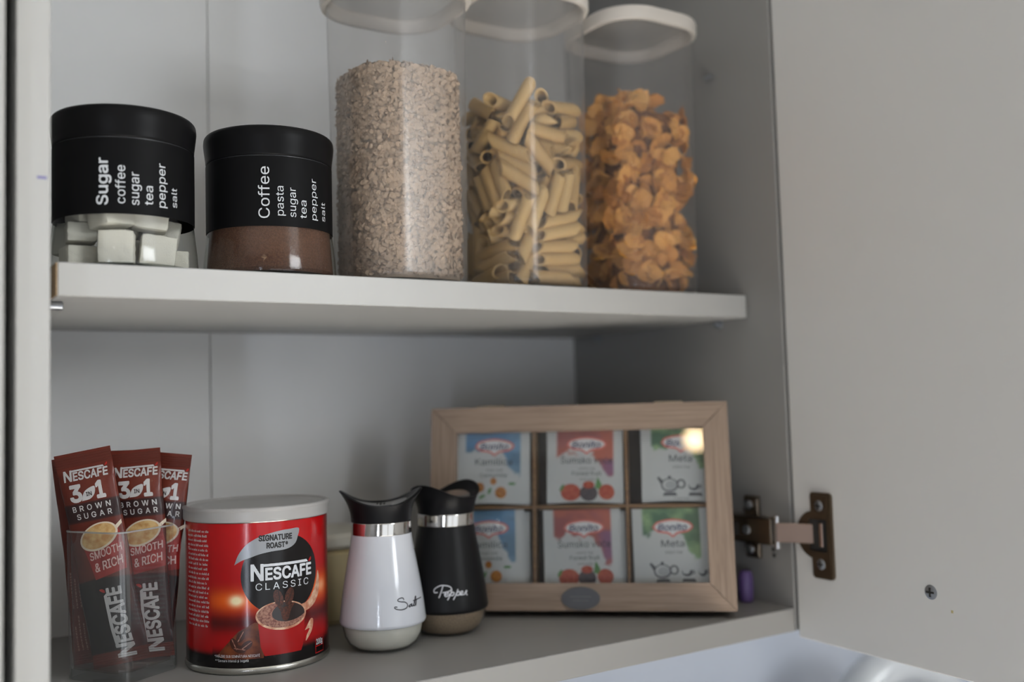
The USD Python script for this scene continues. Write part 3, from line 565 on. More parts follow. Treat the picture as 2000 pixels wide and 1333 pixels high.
# the label's printed picture: red, a sunset along a horizon, a dark table, black foot
pic = (smooth(S_, -34, -28))*(1-smooth(S_, 46, 54)*0)
col = np.broadcast_to(np.array(RED), S_.shape+(3,)).copy()
hor = np.exp(-((T_-31.)/6.)**2)*pic*.8; col = lerp(col, DRED, hor); col = lerp(col, DRED, hor*.3)
for (sx, sy, rad, lenx) in ((-13., 44.3, 4.2, 15.), (47., 47., 5.5, 13.)):
    q = np.sqrt(((S_-sx)/lenx)**2+((T_-sy)/rad)**2); col = lerp(col, lin(245, 110, 20), np.exp(-(q*.75)**2)*.85*pic)
    q2 = np.sqrt(((S_-sx)/(rad*.85))**2+((T_-sy)/(rad*.62))**2); col = lerp(col, lin(255, 236, 190), np.clip(np.exp(-q2**2)*(1.5 if sx < 0 else .35), 0, 1))
foot = 1-smooth(T_, 11.5, 18.); col = lerp(col, BLK, foot*np.where(S_ < -29, 1-smooth(T_, 11, 16), 1))
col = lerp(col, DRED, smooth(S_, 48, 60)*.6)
P = TM(S_, T_, 0.)
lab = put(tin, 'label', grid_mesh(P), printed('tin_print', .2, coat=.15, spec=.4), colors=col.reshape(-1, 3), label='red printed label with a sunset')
M_TBLACK = mat('print_black_gloss', lin(15, 11, 11), .2, specular_ior_level=.4)
M_TWHITE = mat('print_white', lin(222, 224, 228), .3)
M_TINK = mat('print_black_ink', lin(16, 14, 16), .5)
M_TSILVER = mat('print_silver', lin(150, 152, 156), .3, metallic=.35)
M_TRED = mat('print_red', lin(168, 18, 20), .22, specular_ior_level=.4)
M_TBROWN = mat('print_bean_brown', lin(92, 44, 26), .3, vary=(900, lin(52, 24, 15)))
M_TCREAM = mat('print_cream', lin(225, 190, 160), .35, vary=(300, lin(190, 120, 90)))
M_TWOOD = mat('print_wood', lin(120, 60, 28), .3, vary=(160, lin(70, 26, 13)))
M_TFOAM = mat('print_foam', lin(176, 128, 108), .35, vary=(700, lin(110, 58, 50)))
# table top, cup, discs from the back of the picture to its front
dec(lab, 'print_table', tri(Polygon([(-26, 11.5), (-12, 26), (-2, 31), (3, 30), (3, 9.5), (-20, 9.5)])), M_TWOOD, .00005, 'printed wooden table')
disc = ell(15.5, 58.5, 25.6, 24.2, 0, 96)
dec(lab, 'print_disc', tri(disc), M_TBLACK, .00008, 'large black printed disc')
steam = Polygon(spline([(24, 38), (33, 40), (40, 48), (43, 57), (44.5, 50), (43, 42), (37, 36), (29, 34), (24, 38)]))
dec(lab, 'print_steam', tri(steam), M_TCREAM, .0001, 'pale steam swirl beside the printed cup')
cupb = Polygon([(-.4, 33), (30.2, 31), (28.5, 14), (27, 10.5), (3.5, 10.5), (1.2, 16)])
dec(lab, 'print_cup', tri(cupb), M_TRED, .00011, 'red printed cup')
dec(lab, 'print_cup_handle', tri(Polygon(spline([(30, 22), (35, 28), (37.5, 27), (36, 21), (31, 15.5), (31.5, 18.5), (34, 22.5), (30, 22)]))), M_TCREAM, .00011)
dec(lab, 'print_cup_rim', tri(ell(14.7, 33.7, 16.4, 8.7, -3, 72)), M_TCREAM, .00013)
dec(lab, 'print_coffee', tri(ell(14.7, 34.0, 15.3, 7.6, -3, 72)), mat('print_coffee_dark', lin(38, 24, 22), .22, coat_weight=.4), .00015)
foam = ell(14.7, 34.0, 15.2, 7.5, -3, 72).difference(ell(20.5, 36.2, 12.5, 6.3, 8, 48))
dec(lab, 'print_foam', tri(foam), M_TFOAM, .00017)
for (x, y, a) in ((12.2, 44.2, 18), (19.2, 44.6, -16)):
    b_ = ell(x, y, 2.9, 5.4, a, 32); dec(lab, 'print_bean', tri(b_), M_TBROWN, .00018); dec(lab, 'print_bean_line', tri(LineString(spline([(x-1+.06*a, y-4.4), (x+.6, y), (x+1-.06*a, y+4.4)])).buffer(.35)), mat('bean_line_%d' % (a+50), lin(40, 18, 12), .3), .00021)
dec(lab, 'print_splash', tri(Polygon(spline([(11, 40), (13.5, 36), (14.5, 31.5), (18, 30.5), (20, 36), (22.5, 40.5), (16, 38.5), (11, 40)]))), M_TBROWN, .00019)
for (x, y, a) in ((-10.5, 23, -30), (-14.5, 18.5, 25), (-7, 17.6, -55), (-11.2, 15.6, 80)):
    dec(lab, 'print_bean', tri(ell(x, y, 2.3, 3.9, a, 32)), mat('dark_bean_%d' % (a+60), lin(62, 28, 18), .3), .0001)
    dx, dy = math.cos(math.radians(a+90)), math.sin(math.radians(a+90)); dec(lab, 'print_bean_line', tri(LineString([(x-dx*3.3, y-dy*3.3), (x+dx*3.3, y+dy*3.3)]).buffer(.3)), M_TFOAM, .00013)
leaf = Polygon(spline([(-14, 65.6), (-11.6, 71.5), (-8.2, 76.2), (-4.3, 79.4), (2.5, 82.6), (12, 84.8), (20, 85.5), (26.4, 85.4), (25.6, 80.5), (23.4, 76.2), (18, 73.6), (8, 72.8), (1, 71.6), (-4.3, 69.9), (-9.5, 68.2), (-14, 65.6)], 6))
dec(lab, 'print_banner', tri(leaf.buffer(0)), M_TSILVER, .00014, 'silver banner SIGNATURE ROAST')
dec(lab, 'lettering', fat(fit('SIGNATURE', .8, 21.4, 79.6, 3.2, True), .14), M_TINK, .0002, 'SIGNATURE')
dec(lab, 'lettering', fat(fit('ROAST*', 5.4, 18.6, 75.0, 3.1, True), .14), M_TINK, .0002, 'ROAST*')
def nescafe(x0, x1, y0, capN, cap, accent=True):
    """the word NESCAFE with its big N and the bar over it, and the accent apart: shapes in 2-D"""
    w = x1-x0; xN = x0+w*.185
    parts = [fit('N', x0, xN, y0, capN, True), fit('ESCAFE', x0+w*.215, x1, y0, cap, True)]
    bar = tri(Polygon([(xN-w*.03, y0+capN*.86), (xN-w*.03, y0+capN), (x1-w*.10, y0+capN), (x1-w*.075, y0+capN*.86)]))
    ac = tri(Polygon(spline([(x1-w*.055, y0+cap*1.14), (x1-w*.045, y0+cap*1.32), (x1-w*.005, y0+cap*1.55), (x1+w*.005, y0+cap*1.34), (x1-w*.02, y0+cap*1.16), (x1-w*.055, y0+cap*1.14)])))
    V = np.vstack([p[0] for p in parts]+[bar[0]]); o = np.cumsum([0]+[len(p[0]) for p in parts]); F = np.vstack([p[1]+k for p, k in zip(parts+[bar], o)])
    return (V, F), ac
wd, ac = nescafe(-4.1, 36, 56.0, 9.4, 6.9)
dec(lab, 'lettering', fat(wd, .16), M_TWHITE, .0002, 'NESCAFÉ'); dec(lab, 'accent', ac, M_TRED, .0002, 'red accent over the last letter')
dec(lab, 'lettering', fit('CLASSIC', -1.4, 33.4, 50.0, 4.1, False, .42), M_TWHITE, .0002, 'CLASSIC')
dec(lab, 'lettering', fit('*PRĂJIRE SUB SEMNĂTURA NESCAFÉ', -27.5, .6, 10.6, 1.5, False), M_TWHITE, .0001, 'small white line of print')
dec(lab, 'lettering', fit('**Savoare intensă și bogată', -27.0, -6, 8.0, 1.5, False), M_TWHITE, .0001, 'small white line of print')
dec(lab, 'weight_frame', tri(sbox(39.4, 5.6, 49.2, 15.2).difference(sbox(39.9, 10.2, 48.7, 14.7)).difference(sbox(39.9, 6.1, 48.7, 9.6))), M_TRED, .0001)
dec(lab, 'lettering', fit('200g', 40.4, 47.8, 10.9, 3.3, True), M_TWHITE, .0001, '200g')
# the block of fine print at the left: rows of words too small to read
g = np.random.default_rng(21); V, F, n = [], [], 0
for row in range(21):
    y = 85.0-row*2.85; x = -54.5+g.uniform(0, 1.5); end = -31.2-g.uniform(0, .5)
    while x < end-1:
        L = min(g.uniform(1.2, 4.5), end-x)
        if L > .6:
            xx = x
            while xx < x+L-.3:
                w = g.uniform(.35, .6); hgt = g.choice([1.05, 1.05, 1.5]); v, f = tri(sbox(xx, y, xx+w, y+hgt)); V.append(v); F.append(f+n); n += len(v); xx += w+.22
        x += L+.75
fine = (np.vstack(V), np.vstack(F))
k_ = dec(lab, 'fine_print', fine, mat('print_grey', lin(200, 180, 178), .35), .00008, 'block of unreadably fine print', 4.)

# ------------------------------------------------------------------ salt and pepper shakers
M_WSHELL = mat('white_glazed_shell', (.68, .70, .75), .16, coat_weight=.3)
M_BSHELL = mat('black_satin_shell', (.009, .009, .0095), .4, specular_ior_level=.2)
M_CAPB = mat('black_cap', (.007, .007, .008), .36, specular_ior_level=.15)
M_MIRROR = mat('polished_ring', (.70, .68, .65), .09, metallic=1.)
M_BASEGLASS = pane('shaker_glass', (.93, .94, .93), .02, base=.05, edge=(.35, .37, .36))
SALT = [[(14.6,34.6),(14.2,35.6),(12.6,35.9),(10.4,35.2),(10.4,34.2),(12.6,33.5),(15.3,33.0),(17.1,31.5),(16.8,29.8),(15.2,28.9),(12.4,28.6),(9.5,29.1),(7.8,30.0),(8.0,30.8),(9.3,30.6)],[(20.8,31.1),(19.1,30.6),(18.1,30.0),(18.9,29.5),(20.5,30.2),(21.1,30.9),(20.6,29.8),(21.6,29.6)],[(21.6,29.6),(24.4,32.2),(25.9,34.7),(25.2,35.0),(23.5,32.0),(22.5,29.8),(23.4,29.5)],[(23.4,29.5),(25.0,31.3),(26.2,33.1),(25.0,30.2),(24.6,29.4)],[(22.6,32.8),(28.0,33.1),(32.8,33.3)]]
PEP = [[(-3.2,36.3),(-4.1,33.6),(-5.6,29.5),(-6.1,28.7)],[(-7.3,32.0),(-9.3,31.9),(-9.7,33.4),(-8.3,35.0),(-4.8,36.5),(-1.1,36.4),(1.8,35.5),(2.8,34.0),(1.3,32.8),(-1.2,32.1),(-3.3,31.9)],[(-2.2,30.5),(-0.4,30.8),(0.5,31.8),(-0.8,32.1),(-2.0,30.7),(-1.6,29.4),(0.0,29.6),(1.7,30.9)],[(3.0,33.3),(1.7,30.1),(-0.0,27.1)],[(1.9,30.7),(3.4,31.9),(4.5,31.2),(3.6,29.8),(2.1,29.9)],[(7.3,33.4),(5.9,30.3),(3.9,27.1)],[(5.9,30.7),(7.7,32.0),(8.8,31.2),(7.6,29.7),(6.3,29.8)],[(9.0,30.2),(10.8,31.2),(10.4,32.1),(9.0,31.2),(8.9,29.8),(11.2,29.8)],[(11.9,29.7),(13.6,32.2),(13.1,31.2),(14.1,31.9),(13.3,30.3),(14.0,29.2)]]
def shaker(name, label, cx, cy, shell, strokes, ink, fill_color, fname, flabel, fillmat, horn):
    s = thing(name, label, 'shaker', (cx, cy, ZB))
    prof = [(.0268, .0166), (.0281, .0172), (.0286, .0190), (.0281, .0225), (.0269, .0330), (.0250, .0450), (.0229, .0570), (.0212, .0660), (.0203, .0720), (.0199, .0752), (.0190, .0752)]
    sh = put(s, 'shell', lathe(prof, 110), shell, smooth=60)
    put(s, 'glass_foot', lathe([(0, .0004), (.0150, .0004), (.0188, .0008), (.0228, .0040), (.0255, .0090), (.0266, .0140), (.0267, .0170)], 80), M_BASEGLASS, smooth=True)
    put(s, 'steel_ring', lathe([(.0192, .0750), (.0199, .0751), (.0202, .0756), (.0202, .0827), (.0199, .0832), (.0190, .0833)], 96), M_MIRROR, smooth=35)
    n = 96; th = np.linspace(0, 2*np.pi, n, endpoint=False); horns = np.cos(th-horn)**2; sg = np.cos(th-horn)
    outer, inner = [], []
    ztop = .0945+.0095*horns**1.6
    for k in np.linspace(0, 1, 9):
        r = .0200+(.0006+.0072*horns)*k**2.1+.0010*k*(1-horns); outer.append(np.stack([r*np.cos(th), r*np.sin(th), .0834+(ztop-.0834)*k], -1))
    r = .0192+.0078*horns; outer.append(np.stack([(r-.0003)*np.cos(th), (r-.0003)*np.sin(th), ztop+.0004], -1))
    for k in np.linspace(0, 1, 5):
        rr = (r-.0012)*(1-k)+.0176*k; outer.append(np.stack([rr*np.cos(th), rr*np.sin(th), (ztop+.0001)*(1-k)+(.0930+.0030*horns)*k], -1))
    outer.append(np.stack([.0002*np.cos(th), .0002*np.sin(th), 0*th+.0934], -1))
    cp = put(s, 'cap', grid_mesh(np.stack(outer, 1), closed_u=True), M_CAPB, smooth=50)
    dk = []
    for k in np.linspace(.01, 1, 6):
        rr = .0174*k; dk.append(np.stack([rr*np.cos(th), rr*np.sin(th), .0944+.0032*horns*k**2-.0006*(1-horns)*k], -1))
    ds = put(cp, 'steel_disc', grid_mesh(np.stack(dk, 1), closed_u=True), M_STEEL, smooth=True, label='brushed steel disc with pouring holes')
    for a in range(7):
        rr = 0 if a == 6 else .0026; x, y = rr*math.cos(a*math.pi/3), rr*math.sin(a*math.pi/3)
        put(cp, 'pouring_hole', cyl((x, y, .0943), (x, y, .0948), .0006, 10), M_DARK)
    pr = np.array(prof); M = around(cx, cy, lambda t: np.interp(t, pr[2:10, 1], pr[2:10, 0]), 0, .0278)
    line = shapely.union_all([LineString(spline(q, 6)).buffer(.34 if ink != 'w' else .36) for q in strokes])
    V, F = tri(line); V, F = subdiv(V, F, 1.2)
    put(sh, 'lettering', (M(V[:, 0]/1000, V[:, 1]/1000, .00015), F), mat('script_'+name, lin(225, 225, 230) if ink == 'w' else lin(30, 30, 40), .4), smooth=True, label='handwritten word '+('Pepper' if ink == 'w' else 'Salt'))
    p = solo(fname, xf(lathe([(0, .0016), (.0140, .0016), (.0180, .0020), (.0218, .0048), (.0245, .0094), (.0256, .0140), (.0257, .0180), (.022, .026), (0, .027)], 80), None, (cx, cy, ZB)), fillmat, flabel, fname, smooth=True, kind='stuff')
shaker('salt_shaker', 'glossy white shaker with the word Salt and a flared black cap', .2075, .0545, M_WSHELL, SALT, 'k', None, 'salt', 'white salt showing in the glass foot of the white shaker', mat('salt_grains', (.66, .64, .58), .8, bump=(4000, .4, .0003)), math.radians(-24+4))
shaker('pepper_shaker', 'satin black shaker with the word Pepper and a flared black cap', .2637, .0672, M_BSHELL, PEP, 'w', None, 'pepper', 'grey-brown ground pepper showing in the glass foot of the black shaker', mat('pepper_grains', (.34, .25, .17), .9, bump=(3000, .8, .0005), vary=(1500, (.22, .16, .11), 4)), math.radians(24))

# ------------------------------------------------------------------ cream box with a pale lid, behind the tin and the shakers
cbx = thing('storage_box', 'cream plastic box with pale lid, standing behind the red tin and the white shaker', 'box', (.208, .168, ZB))
put(cbx, 'box_body', bx(-.034, .034, -.034, .034, .0003, .0555, .004), mat('cream_plastic', (.46, .37, .20), .5))
put(cbx, 'box_lid', bx(-.0365, .0365, -.0365, .0365, .0553, .0665, .003), mat('pale_lid', (.56, .53, .45), .45))

# ------------------------------------------------------------------ clear cup with coffee sticks
cupc = thing('acrylic_holder', 'clear square acrylic holder with coffee sticks, at the lower left', 'holder', (.0520, .0990, ZB))
ca = math.radians(31.5)
def sqr(side, z, dx=0., dy=0., rad=.0085):
    p = rsq(side, rad, 9); R = np.array([[math.cos(ca), -math.sin(ca)], [math.sin(ca), math.cos(ca)]]); p = p@R.T+[dx, dy]
    return np.c_[p, np.full(len(p), z)]
put(cupc, 'walls', grid_mesh(np.stack([sqr(.0488, .0004, .0005, -.0015), sqr(.0488, .004, .0005, -.0015), sqr(.0488, .0885, -.0006, .0015), sqr(.0478, .0888, -.0006, .0015), sqr(.0458, .0885, -.0006, .0015), sqr(.0455, .0075, .0005, -.0015), sqr(.001, .0072, .0005, -.0015, .0003)], 1), closed_u=True), M_ACRYLIC, smooth=40)
put(cupc, 'rim', grid_mesh(np.stack([sqr(.0490, .0880, -.0006, .0015), sqr(.0490, .0889, -.0006, .0015), sqr(.0458, .0889, -.0006, .0015), sqr(.0458, .0880, -.0006, .0015), sqr(.0490, .0880, -.0006, .0015)], 1), closed_u=True), M_ACEDGE)
put(cupc, 'thick_base', grid_mesh(np.stack([sqr(.001, .0003, .0005, -.0015, .0003), sqr(.0474, .0003, .0005, -.0015), sqr(.0478, .0012, .0005, -.0015), sqr(.0474, .0066, .0005, -.0015), sqr(.001, .0068, .0005, -.0015, .0003)], 1), closed_u=True), M_ACRYLIC, smooth=30)

M_STICK = printed('stick_foil', .36, coat=.15, bump=(260, .25, .0012), spec=.4)
M_STW = mat('stick_white', lin(205, 203, 203), .4)
M_STD = mat('stick_dark_ink', lin(40, 26, 24), .4)
M_STRED = mat('stick_red_ink', lin(180, 40, 32), .4)
M_STGREY = mat('stick_fine_ink', lin(150, 112, 104), .45)
BRN, BRN2, BND, BLK2, CUPR, FOAM, RIMC = lin(104, 44, 33), lin(120, 58, 44), lin(52, 34, 34), lin(34, 30, 30), lin(168, 48, 42), lin(214, 178, 122), lin(228, 214, 192)
SL, SW = .1345, .0345
def stick(label, base, top, wdir, seed, back=False, width=SW, length=SL):
    """flat coffee stick pack: base and top are the middles of its two ends"""
    base, top = np.array(base, float), np.array(top, float); ax = top-base; length = np.linalg.norm(ax); ax /= length; KY = .1345/length
    wd = np.array(wdir, float); wd -= ax*(wd@ax); wd /= np.linalg.norm(wd); nm = np.cross(wd, ax)
    if nm@(C-base) < 0: nm = -nm; wd = -wd
    g = np.random.default_rng(seed)
    def bulge(u, v):
        end = np.clip(np.minimum(v, length-v)-.009, 0, .02)/.02; b = .0042*np.sqrt(np.clip(1-(2*u/width)**2, 0, 1))*(1-(1-end)**2.2)
        w = meshkit.fbm(np.stack([u*90+seed, v*60, 0*u+seed], -1), 3, seed)-.5
        return b+w*.0016*np.clip(end*3, .15, 1)
    def S(u, v, e=0., face=1):
        u, v = np.asarray(u, float), np.asarray(v, float)
        wob = (meshkit.noise(np.stack([v*45+seed*3, 0*v, 0*v], -1), seed)-.5)*.0022*np.clip(1-np.abs(v-length/2)/(length/2), .1, 1)
        z = (bulge(u, v) if face > 0 else -bulge(u*.97, v)*.9-.0002)+face*e
        squeeze = 1-.05*np.sin(np.pi*np.clip(v/length, 0, 1))
        return base+(u*squeeze+wob)[..., None]*wd+v[..., None]*ax+z[..., None]*nm
    nu, nv = 50, 190
    U, V = np.meshgrid(np.linspace(-width/2, width/2, nu), np.linspace(0, length, nv), indexing='ij')
    s = thing('coffee_stick', label, 'coffee sachet', group=None)
    d = (length-V)*1000*KY; x = U*1000                                             # mm down from the top, mm across
    col = np.broadcast_to(np.array(BRN), U.shape+(3,)).copy()
    if not back:
        col = lerp(col, BRN2, (smooth(x, -8, 6)*(1-smooth(x, 8, 16))*smooth(d, 12, 18)*(1-smooth(d, 29, 31))*.5))
        col = lerp(col, BND, smooth(d, 31.2, 32.4)*(1-smooth(d, 43, 44.2)))
        col = lerp(col, BLK2, smooth(d-np.abs(x+2)*.12, 78.5, 79.5)*(1-smooth(d, 130, 131)))
    f1 = grid_mesh(S(U, V, 0, 1), flip=False); f2 = grid_mesh(S(U, V, 0, -1), flip=True)
    nrm = np.cross(f1[0][f1[1][0, 1]]-f1[0][f1[1][0, 0]], f1[0][f1[1][0, 2]]-f1[0][f1[1][0, 0]])
    if nrm@nm < 0: f1 = (f1[0], f1[1][:, ::-1]); f2 = (f2[0], f2[1][:, ::-1])
    body = put(s, 'pouch', f1, M_STICK, colors=col.reshape(-1, 3))
    put(s, 'pouch_back', f2, M_STICK, colors=np.broadcast_to(np.array(BRN), (nu*nv, 3)))
    # crimp lines across the sealed ends
    for e0 in (length-.0085, .0015):
        cr = []
        for q in range(5):
            v0 = e0+q*.0015; n = 24; u = np.linspace(-width/2*.985, width/2*.985, n)
            cr.append(np.stack([S(u, np.full(n, v0), .00003), S(u, np.full(n, v0+.0004), .0002), S(u, np.full(n, v0+.0008), .00003)], 1))
        put(s, 'crimped_seal', grid_mesh(np.concatenate(cr, 1), flip=True), M_CRIMP, smooth=False)
    def dec(name, VF, m, eps, label=None, maxe=2.2):
        Vv, Ff = subdiv(np.asarray(VF[0], float), VF[1], maxe); return put(body, name, (S(Vv[:, 0]/1000, length+Vv[:, 1]/1000/KY, eps), Ff), m, smooth=True, label=label)
    if back:
        V_, F_, n = [], [], 0
        for cx in np.arange(-10.5, 11, 2.6):
            for (a, b) in ((-75+g.uniform(-9, 2), -98), (-103+g.uniform(-8, 1), -126)):
                y = a
                while y > b:
                    L = g.uniform(.6, 2.6); v, f = tri(sbox(cx, max(y-L, b), cx+.9, y)); V_.append(v); F_.append(f+n); n += len(v); y -= L+.5
        dec('fine_print', (np.vstack(V_), np.vstack(F_)), M_STGREY, .00012, 'columns of fine print', 4.)
        return s
    # y is measured downwards from the top edge (negative mm)
    wv, ac = nescafe(-13.4, 13.8, -17.2, 6.4, 4.9)
    dec('lettering', fat(wv, .1), M_STW, .00016, 'NESCAFÉ'); dec('accent', (ac[0]+[0, .3], ac[1]), M_STRED, .00016)
    dec('lettering', fat(fit('3', -10.8, -3.6, -30.2, 9.8, True), .4), M_STW, .00016, '3'); dec('lettering', fat(fit('1', 5.6, 10.4, -30.2, 10.0, True), .4), M_STW, .00016, '1')
    dec('leaf_badge', tri(Polygon(spline([(-4.2, -30.6), (-1.6, -24.9), (4.6, -22.6), (4.4, -26.9), (1.2, -30.0), (-4.2, -30.6)]))), M_STW, .00016)
    dec('lettering', fit('IN', -.9, 2.6, -28.0, 2.4, True), M_STD, .00024, 'IN')
    dec('lettering', fit('BROWN', -11.2, 12.4, -36.6, 3.3, True, .62), M_STW, .00016, 'BROWN'); dec('lettering', fit('SUGAR', -9.4, 12.4, -41.6, 3.3, True, .62), M_STW, .00016, 'SUGAR')
    dec('print_cup', tri(Polygon([(-9.6, -58), (13.8, -49), (15.6, -62), (15.2, -76.5), (-4.6, -80.2), (-6.8, -70)])), M_STCUP, .0001, 'printed red cup')
    dec('print_cup_rim', tri(ell(1.4, -54.0, 12.4, 8.0, 18, 56)), M_STRIM, .00014); dec('print_foam', tri(ell(1.4, -53.8, 11.2, 6.9, 18, 56)), M_STFOAM, .00018, 'pale coffee foam')
    dec('print_handle', tri(Polygon([(11.6, -50), (16.3, -46.2), (16.3, -48.6), (12.4, -52.2)])), M_STRIM, .00012)
    dec('lettering', fit('SMOOTH', -6.2, 14.2, -68.0, 4.6, True, 0, .16), M_STW2, .0002, 'SMOOTH'); dec('lettering', fit('& RICH', -4.0, 13.6, -75.6, 5.2, True, 0, .16), M_STW2, .0002, '& RICH')
    wv, ac = nescafe(0, 44, 0, 10.6, 8.4)
    turn = lambda VF: (np.c_[9.5-VF[0][:, 1], -130.5+VF[0][:, 0]], VF[1])
    dec('lettering', turn(fat(wv, .25)), M_STW, .00016, 'NESCAFÉ running upwards'); dec('accent', turn(ac), M_STRED, .00016)
    return s
M_CRIMP = mat('stick_crimp', lin(94, 40, 30), .4)
M_STCUP = mat('stick_cup_red', lin(172, 46, 40), .38, vary=(120, lin(140, 30, 28)))
M_STRIM = mat('stick_cup_rim', lin(226, 212, 190), .4)
M_STFOAM = mat('stick_foam', lin(222, 188, 130), .4, vary=(260, lin(196, 142, 82)))
M_STW2 = mat('stick_pale_script', lin(226, 196, 190), .4)
zt = -.0850
stick('foremost coffee stick of the holder, leaning left, its NESCAFÉ 3 in 1 front fully seen', (.0500, .0905, ZB+.0075), (.0285, .0985, -.0842), (.86, -.51, 0), 2)
stick('middle coffee stick of the holder, partly behind the foremost leaning one', (.0668, .0945, ZB+.0075), (.0600, .1005, -.0850), (.86, -.51, 0), 5, width=.0315)
stick('rightmost coffee stick of the holder, leaning right beside the red tin', (.0675, .1030, ZB+.0075), (.0808, .0985, -.0880), (.80, -.60, 0), 9, width=.0295)
stick('coffee stick deep in the holder, only a sliver seen between the two front ones', (.0530, .1140, ZB+.0075), (.0535, .1160, -.0855), (.90, -.43, 0), 13, width=.032)
stick('coffee stick at the back left of the holder, its fine-print side showing', (.0385, .1050, ZB+.0075), (.0270, .1145, -.0880), (.90, -.43, 0), 17, back=True, width=.028)

# ------------------------------------------------------------------ wooden tea chest leaning in the corner, with its sachets
BLp = np.array([.27308, .11505, -.2159]); BX_, BU_, BN_ = np.array([.752736, -.658322, 0]), np.array([.110646, .126514, .985775]), np.array([.648957, .742028, -.168072])
TW, TH, TD, K9 = .22735, .15302, .034, .9654
Mt = Gf.Matrix4d(*BX_, 0, *BU_, 0, *(-BN_), 0, *BLp, 1)
M_WX, M_WY = wood('oak_along', lin(164, 143, 126), lin(132, 113, 98), 'x'), wood('oak_upright', lin(164, 143, 126), lin(132, 113, 98), 'y')
M_WIN = wood('oak_inside', lin(150, 118, 84), lin(112, 82, 56), 'x')
M_INNER = mat('chest_inside', (.10, .085, .075), .8)
tea = thing('tea_chest', 'pale wooden tea chest with glass lid leaning in the cabinet corner', 'tea box', matrix=Mt)
fw = [.0194, .0187, .0190, .0200]            # left, right, top, bottom rail widths
def rail(poly, mname, label=None):
    m = trimesh.creation.extrude_polygon(Polygon(poly), .0095, engine='earcut'); v = np.array(m.vertices)-[0, 0, .0095]
    inner = v[:, 2] > -.001
    return v, np.array(m.faces)
ix0, ix1, iy0, iy1 = fw[0], TW-fw[1], fw[3], TH-fw[2]; gp = .00022
put(tea, 'frame_rail', rail([(gp, 0), (TW-gp, 0), (ix1-gp, iy0), (ix0+gp, iy0)], ''), M_WX); put(tea, 'frame_rail', rail([(gp, TH), (ix0+gp, iy1), (ix1-gp, iy1), (TW-gp, TH)], ''), M_WX)
put(tea, 'frame_rail', rail([(0, gp), (ix0, iy0+gp), (ix0, iy1-gp), (0, TH-gp)], ''), M_WY); put(tea, 'frame_rail', rail([(TW, gp), (TW, TH-gp), (ix1, iy1-gp), (ix1, iy0+gp)], ''), M_WY)
put(tea, 'glass_pane', bx(ix0-.003, ix1+.003, iy0-.003, iy1+.003, -.0062, -.0060, 0), M_BOXGLASS)
bd = put(tea, 'box_side', bx(.002, .008, .002, TH-.002, -TD, -.0098, .0004), M_WY); put(tea, 'box_side', bx(TW-.008, TW-.002, .002, TH-.002, -TD, -.0098, .0004), M_WY)
put(tea, 'box_side', bx(.008, TW-.008, .002, .008, -TD, -.0098, .0004), M_WX); put(tea, 'box_side', bx(.008, TW-.008, TH-.008, TH-.002, -TD, -.0098, .0004), M_WX)
put(tea, 'box_back', bx(.008, TW-.008, .008, TH-.008, -TD, -TD+.003, .0003), M_INNER)
for xx in (.0822*K9, .1557*K9): put(tea, 'divider', bx(xx-.0013, xx+.0013, .008, TH-.008, -TD+.003, -.0105, .0003), M_WIN)
for a, b in ((.008, .0822*K9-.0013), (.0822*K9+.0013, .1557*K9-.0013), (.1557*K9+.0013, TW-.008)): put(tea, 'divider', bx(a, b, .0793*K9-.0013, .0793*K9+.0013, -TD+.003, -.0105, .0003), M_WIN)
def flat(poly, z0, z1): m = trimesh.creation.extrude_polygon(poly, z1-z0, engine='earcut'); return np.array(m.vertices)+[0, 0, z0], np.array(m.faces)
pq = put(tea, 'oval_plaque', cat_(flat(ell(.1147, .0090, .0143, .0083, 0, 48), .0, .0010), flat(ell(.1147, .0090, .0143, .0083, 0, 48).difference(ell(.1147, .0090, .0130, .0070, 0, 48)), .001, .0016)), mat('dark_pewter', (.10, .10, .105), .4, metallic=.7), label='dark oval metal plaque')
put(pq, 'embossed_lines', cat_(flat(sbox(.107, .0098, .1225, .0106), .001, .0013), flat(sbox(.109, .0072, .1205, .0079), .001, .0013)), mat('pewter_relief', (.16, .16, .165), .4, metallic=.7), label='worn unreadable relief')
for x0 in (.173, .035):
    hg = put(tea, 'brass_hinge', cat_(bx(x0, x0+.0215, TH, TH+.0008, -.009, .0-.001, .0002), cyl((x0, TH+.0014, -.0098), (x0+.0215, TH+.0014, -.0098), .0015, 12)), mat('dull_brass_%d' % int(x0*1000), (.5, .42, .3), .4, metallic=.8))
    for q in (.004, .0175): put(hg, 'hinge_pin', cyl((x0+q, TH+.0006, -.005), (x0+q, TH+.0016, -.005), .0012, 10), M_ZINC)

M_PAPER = mat('sachet_paper', (.60, .61, .61), .5, bump=(180, .2, .001))
M_WASH = printed('sachet_wash', .5)
M_TXT = mat('sachet_text', lin(52, 52, 60), .5)
M_NAVY = mat('logo_navy', lin(30, 34, 96), .5); M_PINK = mat('logo_pink', lin(216, 120, 110), .5); M_LWHITE = mat('logo_white', lin(232, 232, 232), .5)
M_GREYINK = mat('sachet_grey_ink', lin(92, 92, 96), .5)
M_FRUIT = mat('fruit_red', lin(164, 62, 50), .5, vary=(400, lin(182, 92, 66))); M_BERRY = mat('berry_dark', lin(52, 48, 56), .5, vary=(900, lin(92, 80, 84))); M_LEAFG = mat('leaf_green', lin(92, 140, 80), .5)
M_FLOWER = mat('flower_orange', lin(200, 140, 60), .5, vary=(600, lin(160, 90, 50)))
KINDS = {'blue': [(74, 116, 148), (66, 128, 178), (140, 172, 196)], 'red': [(176, 84, 62), (150, 66, 66), (128, 78, 124)], 'green': [(138, 170, 120), (52, 98, 68), (88, 104, 64)]}
NAMES = {'blue': 'Kamilica', 'red': 'Šumsko voće', 'green': 'Meta'}
